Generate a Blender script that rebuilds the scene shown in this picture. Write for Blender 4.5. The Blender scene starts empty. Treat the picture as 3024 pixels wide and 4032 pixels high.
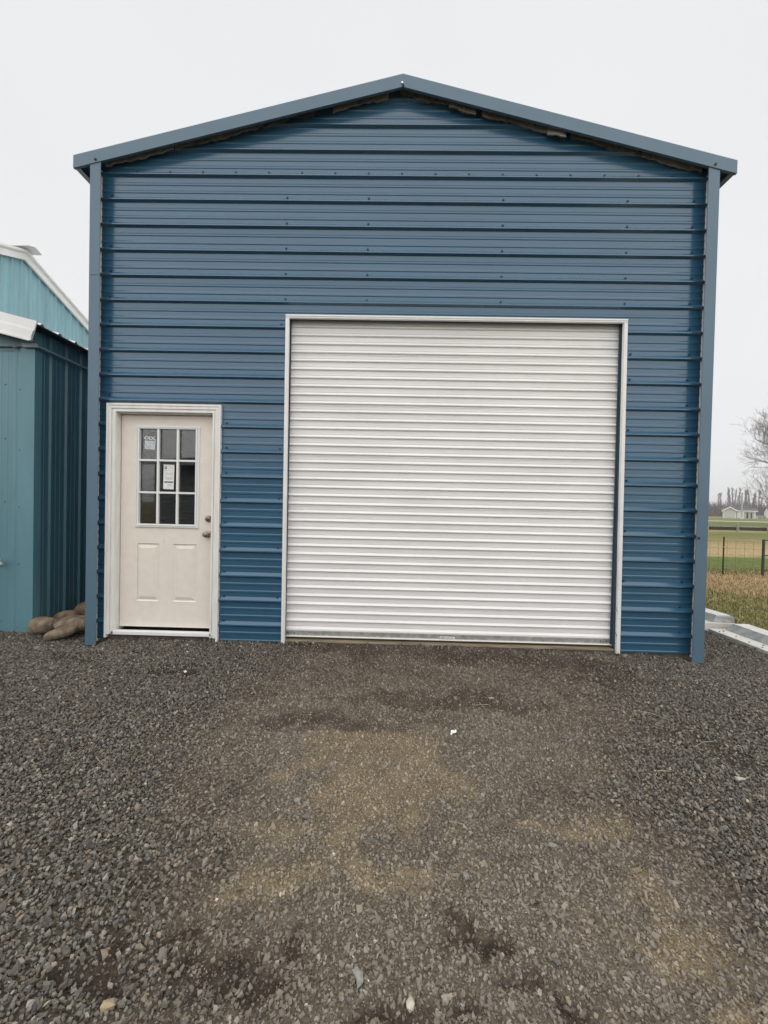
import bpy, math, random
import numpy as np
from mathutils import Matrix, Vector

random.seed(7)
RNG = np.random.default_rng(11)
scene = bpy.context.scene
COL = scene.collection

# ------------------------------------------------------------------ camera, sky, sun, exposure
CAM = Vector((-0.034, -3.535, 1.331))
yaw, pitch, roll = math.radians(-0.888), math.radians(-0.798), math.radians(1.263)
fw = Vector((math.sin(yaw) * math.cos(pitch), math.cos(yaw) * math.cos(pitch), math.sin(pitch)))
rt = Vector((math.cos(yaw), -math.sin(yaw), 0))
up = rt.cross(fw)
rt2 = math.cos(roll) * rt + math.sin(roll) * up
up2 = -math.sin(roll) * rt + math.cos(roll) * up
cd = bpy.data.cameras.new('camera')
cd.sensor_fit = 'HORIZONTAL'; cd.sensor_width = 36.0; cd.lens = 36.0 * 1514 / 3024
cd.clip_start = 0.05; cd.clip_end = 6000
cam = bpy.data.objects.new('camera', cd); COL.objects.link(cam)
cam.matrix_world = Matrix(((rt2.x, up2.x, -fw.x, CAM.x), (rt2.y, up2.y, -fw.y, CAM.y), (rt2.z, up2.z, -fw.z, CAM.z), (0, 0, 0, 1)))
scene.camera = cam

SUN_EL, SUN_AZ = math.radians(58), math.radians(190)      # azimuth from +Y, clockwise: behind the camera
world = bpy.data.worlds.new('World'); scene.world = world; world.use_nodes = True
wn = world.node_tree; wn.nodes.clear()
sky = wn.nodes.new('ShaderNodeTexSky'); sky.sky_type = 'NISHITA'; sky.sun_disc = False
sky.sun_elevation = SUN_EL; sky.sun_rotation = SUN_AZ; sky.air_density = 1.0; sky.dust_density = 4.0
hs = wn.nodes.new('ShaderNodeHueSaturation'); hs.inputs['Saturation'].default_value = 0.08
cloud = wn.nodes.new('ShaderNodeMix'); cloud.data_type = 'RGBA'
cloud.inputs[0].default_value = 0.93                        # closed cloud layer in front of the blue
cloud.inputs[7].default_value = (5.60, 5.63, 5.70, 1)
wbg = wn.nodes.new('ShaderNodeBackground'); wbg.inputs['Strength'].default_value = 0.1
wo = wn.nodes.new('ShaderNodeOutputWorld')
tcw = wn.nodes.new('ShaderNodeTexCoord'); cn = wn.nodes.new('ShaderNodeTexNoise'); cn.inputs['Scale'].default_value = 1.6; cn.inputs['Detail'].default_value = 4
cr = wn.nodes.new('ShaderNodeValToRGB'); cr.color_ramp.elements[0].position = 0.3; cr.color_ramp.elements[1].position = 0.7
cr.color_ramp.elements[0].color = (0.535, 0.54, 0.55, 1); cr.color_ramp.elements[1].color = (0.575, 0.577, 0.582, 1)
cs = wn.nodes.new('ShaderNodeVectorMath'); cs.operation = 'SCALE'; cs.inputs['Scale'].default_value = 10.0
wn.links.new(tcw.outputs['Generated'], cn.inputs['Vector']); wn.links.new(cn.outputs['Fac'], cr.inputs[0]); wn.links.new(cr.outputs[0], cs.inputs[0]); wn.links.new(cs.outputs[0], cloud.inputs[7])
wn.links.new(sky.outputs[0], hs.inputs['Color'])
wn.links.new(hs.outputs[0], cloud.inputs[6])
wn.links.new(cloud.outputs[2], wbg.inputs['Color'])
wn.links.new(wbg.outputs[0], wo.inputs['Surface'])

sd = bpy.data.lights.new('sun', 'SUN'); sd.energy = 1.5; sd.angle = math.radians(150); sd.color = (1.0, 0.97, 0.93)
sun = bpy.data.objects.new('sun', sd); COL.objects.link(sun)
sdir = Vector((math.sin(SUN_AZ) * math.cos(SUN_EL), math.cos(SUN_AZ) * math.cos(SUN_EL), math.sin(SUN_EL)))
sun.rotation_euler = (-sdir).to_track_quat('-Z', 'Y').to_euler(); sun.location = (0, -20, 30)

vs = scene.view_settings
vs.view_transform = 'Standard'; vs.look = 'None'; vs.exposure = 0.68; vs.gamma = 1.0; vs.use_curve_mapping = False
scene.cycles.max_bounces = 6; scene.cycles.diffuse_bounces = 3; scene.cycles.glossy_bounces = 3; scene.cycles.volume_bounces = 0

# ------------------------------------------------------------------ materials
def mat(name, col, rough=0.5, metal=0.0, spec=0.5, var=0.0, vscale=4.0, vcol=None, bump=0.0, bscale=60.0,
        stretch=(1, 1, 1), detail=6.0, rvar=0.0, attr=None, coat=0.0):
    m = bpy.data.materials.new(name); m.use_nodes = True
    nt = m.node_tree; b = nt.nodes['Principled BSDF']
    b.inputs['Base Color'].default_value = (*col, 1); b.inputs['Roughness'].default_value = rough
    b.inputs['Metallic'].default_value = metal; b.inputs['Specular IOR Level'].default_value = spec
    b.inputs['Coat Weight'].default_value = coat
    tc = nt.nodes.new('ShaderNodeTexCoord'); mp = nt.nodes.new('ShaderNodeMapping')
    mp.inputs['Scale'].default_value = stretch
    geo = nt.nodes.new('ShaderNodeNewGeometry')
    nt.links.new(geo.outputs['Position'], mp.inputs['Vector'])
    nt.nodes.remove(tc)
    src = None
    if attr:
        a = nt.nodes.new('ShaderNodeAttribute'); a.attribute_name = attr; src = a.outputs['Color']
        nt.links.new(src, b.inputs['Base Color'])
    if var > 0 or vcol:
        n = nt.nodes.new('ShaderNodeTexNoise'); n.inputs['Scale'].default_value = vscale; n.inputs['Detail'].default_value = detail
        nt.links.new(mp.outputs[0], n.inputs['Vector'])
        r = nt.nodes.new('ShaderNodeValToRGB')
        lo = tuple(c * (1 - var) for c in col) if not vcol else vcol
        hi = tuple(min(1, c * (1 + var)) for c in col)
        r.color_ramp.elements[0].position = 0.33; r.color_ramp.elements[1].position = 0.67
        r.color_ramp.elements[0].color = (*lo, 1); r.color_ramp.elements[1].color = (*hi, 1)
        nt.links.new(n.outputs['Fac'], r.inputs[0])
        if attr:
            mx = nt.nodes.new('ShaderNodeMix'); mx.data_type = 'RGBA'; mx.blend_type = 'MULTIPLY'; mx.inputs[0].default_value = 1.0
            nt.links.new(src, mx.inputs[6]); nt.links.new(r.outputs[0], mx.inputs[7]); nt.links.new(mx.outputs[2], b.inputs['Base Color'])
        else:
            nt.links.new(r.outputs[0], b.inputs['Base Color'])
        if rvar > 0:
            mr = nt.nodes.new('ShaderNodeMapRange'); mr.inputs['To Min'].default_value = rough - rvar; mr.inputs['To Max'].default_value = rough + rvar
            nt.links.new(n.outputs['Fac'], mr.inputs['Value']); nt.links.new(mr.outputs[0], b.inputs['Roughness'])
    if bump > 0:
        n2 = nt.nodes.new('ShaderNodeTexNoise'); n2.inputs['Scale'].default_value = bscale; n2.inputs['Detail'].default_value = 4
        nt.links.new(mp.outputs[0], n2.inputs['Vector'])
        bp = nt.nodes.new('ShaderNodeBump'); bp.inputs['Strength'].default_value = 1.0; bp.inputs['Distance'].default_value = bump
        nt.links.new(n2.outputs['Fac'], bp.inputs['Height']); nt.links.new(bp.outputs[0], b.inputs['Normal'])
    return m

M = {}
M['blue'] = mat('painted blue steel', (0.029, 0.099, 0.172), 0.20, spec=0.74, coat=0.0, var=0.05, vscale=1.2, bump=0.0016, bscale=1.4, stretch=(0.9, 1, 3.0), rvar=0.04)
M['blue_trim'] = mat('blue trim steel', (0.088, 0.155, 0.215), 0.42, var=0.05, vscale=2.0, bump=0.001, bscale=3.0)
M['blue_dark'] = mat('blue steel underside', (0.035, 0.065, 0.095), 0.5)
M['roofunder'] = mat('bare roof sheet underside', (0.10, 0.095, 0.085), 0.6, var=0.2, vscale=8)
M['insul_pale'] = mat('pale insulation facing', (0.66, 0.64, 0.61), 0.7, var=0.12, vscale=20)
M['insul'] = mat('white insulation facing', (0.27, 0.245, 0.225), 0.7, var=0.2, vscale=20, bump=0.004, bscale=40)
M['fiber'] = mat('fibreglass insulation', (0.20, 0.178, 0.145), 0.95, var=0.4, vscale=60, bump=0.01, bscale=120)
M['white'] = mat('white painted metal', (0.80, 0.80, 0.78), 0.4, var=0.05, vscale=5)
M['casing'] = mat('white primed wood casing', (0.82, 0.81, 0.78), 0.55, vcol=(0.74, 0.725, 0.69), vscale=7, stretch=(3, 3, 0.7), bump=0.0006, bscale=60)
M['cream'] = mat('cream primed steel door', (0.80, 0.735, 0.655), 0.55, var=0.03, vscale=14, bump=0.0006, bscale=220)
M['lite'] = mat('white window frame', (0.80, 0.81, 0.80), 0.35)
M['curtain'] = mat('white roll-up steel', (0.82, 0.81, 0.80), 0.36, var=0.04, vscale=2.2, stretch=(0.5, 1, 2.5))
M['galv'] = mat('galvanised steel', (0.46, 0.46, 0.45), 0.42, metal=0.6, var=0.22, vscale=18)
M['alu'] = mat('bright aluminium', (0.85, 0.84, 0.80), 0.35, metal=0.3)
M['nickel'] = mat('satin nickel', (0.30, 0.275, 0.245), 0.30, metal=1.0)
M['black'] = mat('black gap shade', (0.01, 0.01, 0.01), 0.8)
M['dark_concrete'] = mat('dirty concrete footing', (0.10, 0.095, 0.085), 0.9, var=0.4, vscale=12, bump=0.004, bscale=50)
M['board'] = mat('weathered board', (0.24, 0.195, 0.13), 0.85, var=0.4, vscale=14, stretch=(0.3, 3, 6))
M['inside'] = mat('dim interior lining', (0.16, 0.16, 0.16), 0.9)
M['paper'] = mat('white sticker paper', (0.80, 0.80, 0.79), 0.6)
M['paper2'] = mat('translucent sticker', (0.52, 0.58, 0.60), 0.5, var=0.25, vscale=60)
M['ink'] = mat('black ink', (0.03, 0.03, 0.035), 0.6)
M['ink2'] = mat('grey ink', (0.42, 0.41, 0.41), 0.6)
M['etch'] = mat('white lettering film', (0.72, 0.76, 0.76), 0.6)
M['film'] = mat('torn film residue', (0.20, 0.22, 0.22), 0.6)
M['screw'] = mat('blue screw head', (0.016, 0.03, 0.045), 0.5, metal=0.1)
M['screw_bare'] = mat('bare screw head', (0.8, 0.8, 0.8), 0.25, metal=0.8)
g = bpy.data.materials.new('window glass'); g.use_nodes = True
gb = g.node_tree.nodes['Principled BSDF']; gb.inputs['Base Color'].default_value = (0.80, 0.84, 0.82, 1)
gb.inputs['Roughness'].default_value = 0.02; gb.inputs['IOR'].default_value = 1.65; gb.inputs['Transmission Weight'].default_value = 1.0
M['glass'] = g
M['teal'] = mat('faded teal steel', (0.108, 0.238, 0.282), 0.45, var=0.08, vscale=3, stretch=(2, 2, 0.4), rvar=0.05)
M['teal_shaded'] = mat('shade-toned teal steel', (0.060, 0.150, 0.190), 0.40, var=0.08, vscale=3, stretch=(2, 2, 0.4))  # darker copy of the teal, shade of the gap put into the colour
M['aqua'] = mat('pale aqua steel', (0.23, 0.41, 0.46), 0.5, var=0.10, vscale=3, stretch=(2, 2, 0.3))
M['whitetrim'] = mat('white roof trim', (0.78, 0.78, 0.77), 0.45, var=0.05, vscale=3)
M['conduit'] = mat('painted conduit', (0.30, 0.36, 0.38), 0.5)
M['conduit_dark'] = mat('darker blue conduit', (0.10, 0.17, 0.22), 0.5)
M['concrete'] = mat('pale concrete', (0.62, 0.60, 0.56), 0.9, var=0.12, vscale=9, bump=0.003, bscale=60)
M['concrete_face'] = mat('grey concrete face', (0.36, 0.37, 0.37), 0.9, var=0.2, vscale=14, bump=0.003, bscale=50)
M['rock'] = mat('tan river rock', (0.27, 0.205, 0.140), 0.9, vcol=(0.11, 0.082, 0.058), vscale=16, bump=0.02, bscale=26)
M['rust_post'] = mat('dark green steel post', (0.035, 0.045, 0.035), 0.7)
M['wire'] = mat('fence wire', (0.12, 0.12, 0.11), 0.6, metal=0.4)
M['wood_grey'] = mat('grey fence wood', (0.30, 0.275, 0.235), 0.9, var=0.3, vscale=6)
M['wood_dark'] = mat('dark tarred rail', (0.03, 0.028, 0.026), 0.8)
M['bark'] = mat('grey brown bark', (0.17, 0.15, 0.145), 0.9, var=0.3, vscale=5)
M['poplar'] = mat('bare poplar twigs', (0.10, 0.082, 0.08), 0.95)
M['brush'] = mat('winter brush', (0.075, 0.055, 0.050), 0.95, var=0.4, vscale=0.3)
M['houses'] = mat('pale green siding', (0.46, 0.48, 0.42), 0.7)
M['roofgrey'] = mat('grey shingle roof', (0.085, 0.082, 0.082), 0.9, var=0.2, vscale=2)
M['stem'] = mat('dry straw stem', (0.46, 0.39, 0.28), 0.8)
M['housewall'] = mat('grey lap siding', (0.46, 0.47, 0.47), 0.6)
M['bush'] = mat('brown leafless bush', (0.09, 0.075, 0.05), 0.95)

# ------------------------------------------------------------------ mesh helpers
class MB:
    def __init__(s): s.v, s.f = [], []
    def quad(s, a, b, c, d):
        n = len(s.v); s.v += [a, b, c, d]; s.f.append((n, n + 1, n + 2, n + 3)); return s
    def poly(s, pts):
        n = len(s.v); s.v += list(pts); s.f.append(tuple(range(n, n + len(pts)))); return s
    def box(s, x0, x1, y0, y1, z0, z1):
        n = len(s.v)
        s.v += [(x0, y0, z0), (x1, y0, z0), (x1, y1, z0), (x0, y1, z0), (x0, y0, z1), (x1, y0, z1), (x1, y1, z1), (x0, y1, z1)]
        s.f += [tuple(n + i for i in q) for q in ((0, 3, 2, 1), (4, 5, 6, 7), (0, 1, 5, 4), (1, 2, 6, 5), (2, 3, 7, 6), (3, 0, 4, 7))]
        return s
    def prism(s, ring0, ring1):
        n = len(s.v); k = len(ring0); s.v += list(ring0) + list(ring1)
        for i in range(k): s.f.append((n + i, n + (i + 1) % k, n + k + (i + 1) % k, n + k + i))
        s.f.append(tuple(n + i for i in reversed(range(k)))); s.f.append(tuple(n + k + i for i in range(k))); return s
    def tube(s, p0, p1, r0, r1=None, n=8, cap=True):
        r1 = r0 if r1 is None else r1
        a, b = Vector(p0), Vector(p1); d = (b - a).normalized()
        u = d.orthogonal().normalized(); w = d.cross(u)
        R = lambda c, r: [tuple(c + r * (math.cos(t) * u + math.sin(t) * w)) for t in (2 * math.pi * i / n for i in range(n))]
        k = len(s.v); s.v += R(a, r0) + R(b, r1)
        for i in range(n): s.f.append((k + i, k + (i + 1) % n, k + n + (i + 1) % n, k + n + i))
        if cap: s.f.append(tuple(k + i for i in reversed(range(n)))); s.f.append(tuple(k + n + i for i in range(n)))
        return s
    def lathe(s, c, axis, prof, n=20):
        # prof: (distance along axis, radius)
        d = Vector(axis).normalized(); u = d.orthogonal().normalized(); w = d.cross(u); c = Vector(c); k = len(s.v)
        for (t, r) in prof:
            for i in range(n):
                an = 2 * math.pi * i / n; s.v.append(tuple(c + d * t + r * (math.cos(an) * u + math.sin(an) * w)))
        for j in range(len(prof) - 1):
            for i in range(n): s.f.append((k + j * n + i, k + j * n + (i + 1) % n, k + (j + 1) * n + (i + 1) % n, k + (j + 1) * n + i))
        s.f.append(tuple(k + i for i in reversed(range(n)))); s.f.append(tuple(k + (len(prof) - 1) * n + i for i in range(n)))
        return s
    def mesh(s, name, m, smooth=False):
        me = bpy.data.meshes.new(name); me.from_pydata(s.v, [], s.f); me.materials.append(M[m] if isinstance(m, str) else m)
        if smooth: me.polygons.foreach_set('use_smooth', [True] * len(me.polygons))
        me.update(); return me
    def build(s, name, m, parent=None, smooth=False, bevel=0.0):
        o = bpy.data.objects.new(name, s.mesh(name, m, smooth)); COL.objects.link(o)
        if parent: o.parent = parent
        if bevel > 0:
            b = o.modifiers.new('bevel', 'BEVEL'); b.width = bevel; b.segments = 2; b.limit_method = 'ANGLE'; b.angle_limit = math.radians(40)
        return o

def empty(name, parent=None):
    o = bpy.data.objects.new(name, None); COL.objects.link(o); o.empty_display_size = 0.2
    if parent: o.parent = parent
    return o
def tag(o, label=None, cat=None, group=None, kind=None):
    if label: o['label'] = label
    if cat: o['category'] = cat
    if group: o['group'] = group
    if kind: o['kind'] = kind
    return o
def share(name, me, parent, loc=None, rot=None, mw=None):
    o = bpy.data.objects.new(name, me); COL.objects.link(o)
    if parent: o.parent = parent
    if loc: o.location = loc
    if rot: o.rotation_euler = rot
    return o
def np_mesh(name, V, F, m, nvert=3, col=None, attr=None, smooth=False):
    """V (n,3), F (k,nvert) arrays -> object"""
    me = bpy.data.meshes.new(name)
    me.vertices.add(len(V)); me.vertices.foreach_set('co', np.ascontiguousarray(V, np.float32).ravel())
    k = len(F); me.loops.add(k * nvert); me.loops.foreach_set('vertex_index', np.ascontiguousarray(F, np.int32).ravel())
    me.polygons.add(k); me.polygons.foreach_set('loop_start', np.arange(0, k * nvert, nvert, dtype=np.int32))
    me.polygons.foreach_set('loop_total', np.full(k, nvert, np.int32))
    me.polygons.foreach_set('use_smooth', np.full(k, smooth, bool))
    me.update(calc_edges=True)
    if col is not None:
        a = me.attributes.new(attr, 'FLOAT_COLOR', 'POINT')
        c4 = np.ones((len(V), 4), np.float32); c4[:, :3] = col; a.data.foreach_set('color', c4.ravel())
    me.materials.append(M[m] if isinstance(m, str) else m)
    o = bpy.data.objects.new(name, me); COL.objects.link(o); return o

# smooth value noise in numpy
_lat = RNG.random((256, 256))
def vnoise(x, y, s, ox=0.0, oy=0.0):
    x = np.asarray(x) / s + ox + 500; y = np.asarray(y) / s + oy + 500
    xi = np.floor(x).astype(int); yi = np.floor(y).astype(int); fx = x - xi; fy = y - yi
    fx = fx * fx * (3 - 2 * fx); fy = fy * fy * (3 - 2 * fy)
    L = lambda i, j: _lat[i % 256, j % 256]
    return (L(xi, yi) * (1 - fx) + L(xi + 1, yi) * fx) * (1 - fy) + (L(xi, yi + 1) * (1 - fx) + L(xi + 1, yi + 1) * fx) * fy
def fbm(x, y, s, n=4, ox=0.0):
    t = 0; a = 1; w = 0
    for i in range(n): t = t + a * vnoise(x, y, s / 2 ** i, ox + 13.7 * i, 7.1 * i); w += a; a *= 0.5
    return t / w
def smooth(e0, e1, v): t = np.clip((v - e0) / (e1 - e0), 0, 1); return t * t * (3 - 2 * t)

# ------------------------------------------------------------------ ground
TAN = [(-.30, -1.38, .22, .14), (.01, -1.41, .25, .13), (.13, -1.55, .20, .12), (-.14, -1.79, .16, .16), (-.50, -2.0, .14, .09), (-.15, -2.05, .14, .12),
       (-.46, -2.2, .12, .06), (.79, -1.93, .13, .07), (.95, -2.3, .15, .07), (.97, -1.87, .13, .07), (-.40, -1.56, .12, .12), (1.0, -2.5, .14, .07), (.2, -1.75, .2, .12),
       (.05, -2.15, .18, .07)]
DARK = [(-2.67, -.39, .35, .13), (-.61, -.06, .5, .12), (.65, -.16, .8, .14), (1.59, -.3, .32, .16), (1.75, -.55, .22, .2), (-.14, -.83, .4, .10), (.5, -.88, .5, .14),
        (-.60, -1.10, .25, .09), (1.72, -1.27, .2, .08), (1.8, -1.44, .2, .07), (-.35, -2.38, .11, .055), (-.50, -2.30, .09, .035), (-.83, -2.37, .09, .04),
        (-.82, -2.48, .11, .05), (-.74, -2.52, .11, .05), (.27, -2.33, .10, .035), (.04, -2.51, .13, .045), (.4, -2.45, .14, .045), (.78, -1.02, .3, .07),
        (-2.06, -.66, .2, .06), (-1.7, -.55, .2, .07), (-.15, -1.15, .5, .08), (.6, -2.55, .16, .04)]
def blobs(B, x, y, ox):
    wx = x + (fbm(x, y, .30, 5, ox) - .5) * .62 + (fbm(x, y, .06, 3, ox + 9) - .5) * .10
    wy = y + (fbm(x, y, .30, 5, ox + 50) - .5) * .46 + (fbm(x, y, .06, 3, ox + 59) - .5) * .08
    m = np.zeros_like(x)
    for (cx, cy, sx, sy) in B: m = m + np.exp(-(((wx - cx) / sx) ** 2 + ((wy - cy) / sy) ** 2))
    return np.minimum(m, 1.0)
def left_edge(y):   # the loose grey gravel lies left of this line
    return np.interp(y, [-2.8, -2.36, -2.21, -2.0, -1.77, -1.42, -1.23, -.88, 0.0, .5], [-.55, -.66, -.80, -.86, -.96, -1.05, -1.03, -.92, -1.1, -2.0])
def right_edge(y):
    return np.interp(y, [-2.8, -2.13, -1.94, -1.67, -1.3, -.74, 0, .5], [1.5, 1.2, 1.16, 1.13, 1.3, 1.4, 2.05, 2.2])
def loose(x, y):
    j = (fbm(x, y, .35, 4, 3) - .5) * .7
    a = smooth(-.34, .34, left_edge(y) - x + j * 1.1); b = smooth(-.40, .50, x - right_edge(y) + j * 1.2)
    return np.maximum(a, .88 * b)
def height(x, y):
    h = .022 * (fbm(x, y, 1.1, 3, 21) - .5) + .012 * (fbm(x, y, .16, 3, 31) - .5)
    h = h + .012 * loose(x, y)
    h = h + .018 * smooth(-.42, -.02, y) * smooth(2.0, 1.7, np.abs(x + .55) - .55) * smooth(2.72, 2.6, np.abs(x))
    h = h + .014 * smooth(-.12, -.01, y) * smooth(2.70, 2.6, np.abs(x))
    h = h + .022 * smooth(-.30, -.02, y) * smooth(-1.1, -.7, x) * smooth(1.9, .6, x)
    h = h - .03 * smooth(2.2, 2.9, np.abs(x)) * smooth(-.5, .1, y)
    h = h - .022 * blobs(DARK, x, y, 90) * (y < -2.2)
    return h
def soilcol(x, y):
    n = fbm(x, y, .6, 5, 61)[..., None]; n2 = fbm(x, y, .045, 3, 71)[..., None]; n3 = fbm(x, y, .14, 4, 75)[..., None]
    base = np.array([.160, .133, .099]) * (.74 + .52 * n) * (.62 + .76 * n2)
    lo = loose(x, y)[..., None]; base = base * (1 - lo * .35)
    worn = np.exp(-(((x + .1) / .95) ** 2 + ((y + 1.75) / .75) ** 2))[..., None] * smooth(.25, .7, n3)
    base = base * (1 - .8 * worn) + .8 * worn * np.array([.200, .163, .112]) * (.68 + .64 * n2)
    damp = smooth(-1.25, -.35, y + .5 * (fbm(x, y, .4, 4, 12) - .5))[..., None] * (1 - .6 * lo) * smooth(.25, .65, fbm(x, y, .22, 4, 19))[..., None]
    base = base * (1 - .72 * damp) + .72 * damp * np.array([.088, .065, .046]) * (.6 + .8 * n2)
    t = smooth(.10, .80, blobs(TAN, x, y, 80) * (.30 + 1.3 * fbm(x, y, .08, 4, 5)))[..., None] * .9
    c = base * (1 - t) + t * np.array([.275, .215, .128]) * (.64 + .72 * n2)
    d = smooth(.15, .85, blobs(DARK, x, y, 90) * (.15 + 1.6 * fbm(x, y, .07, 4, 15)))[..., None] * (.55 + .35 * smooth(-2.1, -2.3, y)[..., None])
    c = c * (1 - d) + d * np.array([.054, .039, .028]) * (.55 + .9 * n2)
    return c
def inside_things(x, y):
    return ((np.abs(x) < 2.70) & (y > -.012)) | ((np.abs(x) < 2.80) & (y > -.095) & (np.abs(x) > 2.68)) | ((np.abs(x) < 2.8) & (y > 0)) | ((x < -3.60) & (y > .26)) | (x > 3.64)

M['soil'] = mat('compacted dirt and fines', (1, 1, 1), 0.95, spec=0.25, var=0.55, vscale=130, attr='soil', bump=0.010, bscale=150, detail=4)
M['stone'] = mat('crushed basalt', (1, 1, 1), 0.85, spec=0.3, var=0.22, vscale=260, attr='tint', detail=3)

xs = np.arange(-4.6, 3.7 + .001, .02); ys = np.arange(-3.4, 1.4 + .001, .02)
X, Y = np.meshgrid(xs, ys); x, y = X.ravel(), Y.ravel()
nx, ny = len(xs), len(ys)
idx = np.arange(nx * ny).reshape(ny, nx)
Fq = np.stack([idx[:-1, :-1], idx[:-1, 1:], idx[1:, 1:], idx[1:, :-1]], -1).reshape(-1, 4)
bed = np_mesh('gravel_yard', np.stack([x, y, height(x, y)], 1), Fq, 'soil', 4, soilcol(x, y), 'soil', True)
tag(bed, kind='structure')
# coarse surround of the yard, a little lower
xs2 = np.linspace(-16, 3.7, 100); ys2 = np.linspace(-12.6, 9, 100)
X2, Y2 = np.meshgrid(xs2, ys2); x2, y2 = X2.ravel(), Y2.ravel()
i2 = np.arange(10000).reshape(100, 100); F2 = np.stack([i2[:-1, :-1], i2[:-1, 1:], i2[1:, 1:], i2[1:, :-1]], -1).reshape(-1, 4)
o = np_mesh('gravel_yard_edge', np.stack([x2, y2, np.full_like(x2, -.06)], 1), F2, 'soil', 4, soilcol(x2, y2), 'soil', True); tag(o, kind='structure')

# field sheet to the horizon
fm = bpy.data.materials.new('winter pasture'); fm.use_nodes = True; nt = fm.node_tree; b = nt.nodes['Principled BSDF']
b.inputs['Roughness'].default_value = 0.95; b.inputs['Specular IOR Level'].default_value = 0.15
geo = nt.nodes.new('ShaderNodeNewGeometry')
def nz(scale, stretch, detail=5):
    mp = nt.nodes.new('ShaderNodeMapping'); mp.inputs['Scale'].default_value = stretch; mp.inputs['Rotation'].default_value = (0, 0, math.radians(-6))
    n = nt.nodes.new('ShaderNodeTexNoise'); n.inputs['Scale'].default_value = scale; n.inputs['Detail'].default_value = detail
    nt.links.new(geo.outputs['Position'], mp.inputs[0]); nt.links.new(mp.outputs[0], n.inputs['Vector']); return n.outputs['Fac']
sep = nt.nodes.new('ShaderNodeSeparateXYZ'); nt.links.new(geo.outputs['Position'], sep.inputs[0])
def ramp(src, stops):
    r = nt.nodes.new('ShaderNodeValToRGB'); e = r.color_ramp.elements
    while len(e) < len(stops): e.new(0.5)
    for q, (p, c) in zip(e, stops): q.position = p; q.color = (*c, 1)
    nt.links.new(src, r.inputs[0]); return r.outputs[0]
G1, G2, T1, T2 = (.105, .140, .036), (.190, .170, .075), (.345, .262, .145), (.290, .235, .118)
# bands of green and dead grass across the field: distance along +Y, wobbled by noise
lg = nt.nodes.new('ShaderNodeMath'); lg.operation = 'LOGARITHM'; lg.inputs[1].default_value = 10; nt.links.new(sep.outputs[1], lg.inputs[0])
wob = nt.nodes.new('ShaderNodeMath'); wob.operation = 'MULTIPLY_ADD'; wob.inputs[1].default_value = 0.22; nt.links.new(nz(0.35, (.35, 1, 1)), wob.inputs[0]); nt.links.new(lg.outputs[0], wob.inputs[2])
mr = nt.nodes.new('ShaderNodeMapRange'); mr.inputs['From Min'].default_value = 0.1; mr.inputs['From Max'].default_value = 2.4; nt.links.new(wob.outputs[0], mr.inputs['Value'])
band = ramp(mr.outputs[0], [(0.0, G2), (.17, (.20, .18, .08)), (.25, T1), (.312, T1), (.325, G1), (.405, G1), (.43, T1), (.50, T2), (.54, G2), (.60, G1), (.635, T2), (.66, G1), (.70, (.30, .27, .2)), (.715, G1), (1.0, G2)][:15])
fine = ramp(nz(9.0, (1, 1, 1), 8), [(.3, (.55, .55, .5)), (.7, (1.35, 1.3, 1.2))])
mx = nt.nodes.new('ShaderNodeMix'); mx.data_type = 'RGBA'; mx.blend_type = 'MULTIPLY'; mx.inputs[0].default_value = 1.0
nt.links.new(band, mx.inputs[6]); nt.links.new(fine, mx.inputs[7]); nt.links.new(mx.outputs[2], b.inputs['Base Color'])
fld = MB().quad((-1500, -1500, -.075), (1500, -1500, -.075), (1500, 1500, -.075), (-1500, 1500, -.075)).build('ground', fm); tag(fld, kind='structure')
lawn = MB().quad((3.95, -8, 0), (60, -8, 0), (60, 14, 0), (3.95, 14, 0)).quad((3.95, 14, 0), (60, 14, 0), (60, 30, -.07), (3.95, 30, -.07)).build('pasture', fm); tag(lawn, kind='structure')

# ------------------------------------------------------------------ gravel stones
def stone_shapes(n, kind):
    out = []
    if kind == 'ico':
        t = (1 + 5 ** .5) / 2
        v = np.array([(-1, t, 0), (1, t, 0), (-1, -t, 0), (1, -t, 0), (0, -1, t), (0, 1, t), (0, -1, -t), (0, 1, -t), (t, 0, -1), (t, 0, 1), (-t, 0, -1), (-t, 0, 1)]) / 1.9
        f = np.array([(0, 11, 5), (0, 5, 1), (0, 1, 7), (0, 7, 10), (0, 10, 11), (1, 5, 9), (5, 11, 4), (11, 10, 2), (10, 7, 6), (7, 1, 8), (3, 9, 4), (3, 4, 2), (3, 2, 6), (3, 6, 8), (3, 8, 9), (4, 9, 5), (2, 4, 11), (6, 2, 10), (8, 6, 7), (9, 8, 1)])
    elif kind == 'cube':
        v = np.array([(-1, -1, -1), (1, -1, -1), (1, 1, -1), (-1, 1, -1), (-1, -1, 1), (1, -1, 1), (1, 1, 1), (-1, 1, 1)]) * .68
        f = np.array([(0, 2, 1), (0, 3, 2), (4, 5, 6), (4, 6, 7), (0, 1, 5), (0, 5, 4), (1, 2, 6), (1, 6, 5), (2, 3, 7), (2, 7, 6), (3, 0, 4), (3, 4, 7)])
    else:
        v = np.array([(1, 0, 0), (-1, 0, 0), (0, 1, 0), (0, -1, 0), (0, 0, 1), (0, 0, -1)], float)
        f = np.array([(0, 2, 4), (2, 1, 4), (1, 3, 4), (3, 0, 4), (2, 0, 5), (1, 2, 5), (3, 1, 5), (0, 3, 5)])
    for _ in range(n):
        j = v + RNG.normal(0, .20 if kind != 'oct' else .24, v.shape)
        j *= np.array([RNG.uniform(.85, 1.35), RNG.uniform(.70, 1.0), RNG.uniform(.55, .90)])
        out.append(j)
    return np.array(out), f
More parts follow.
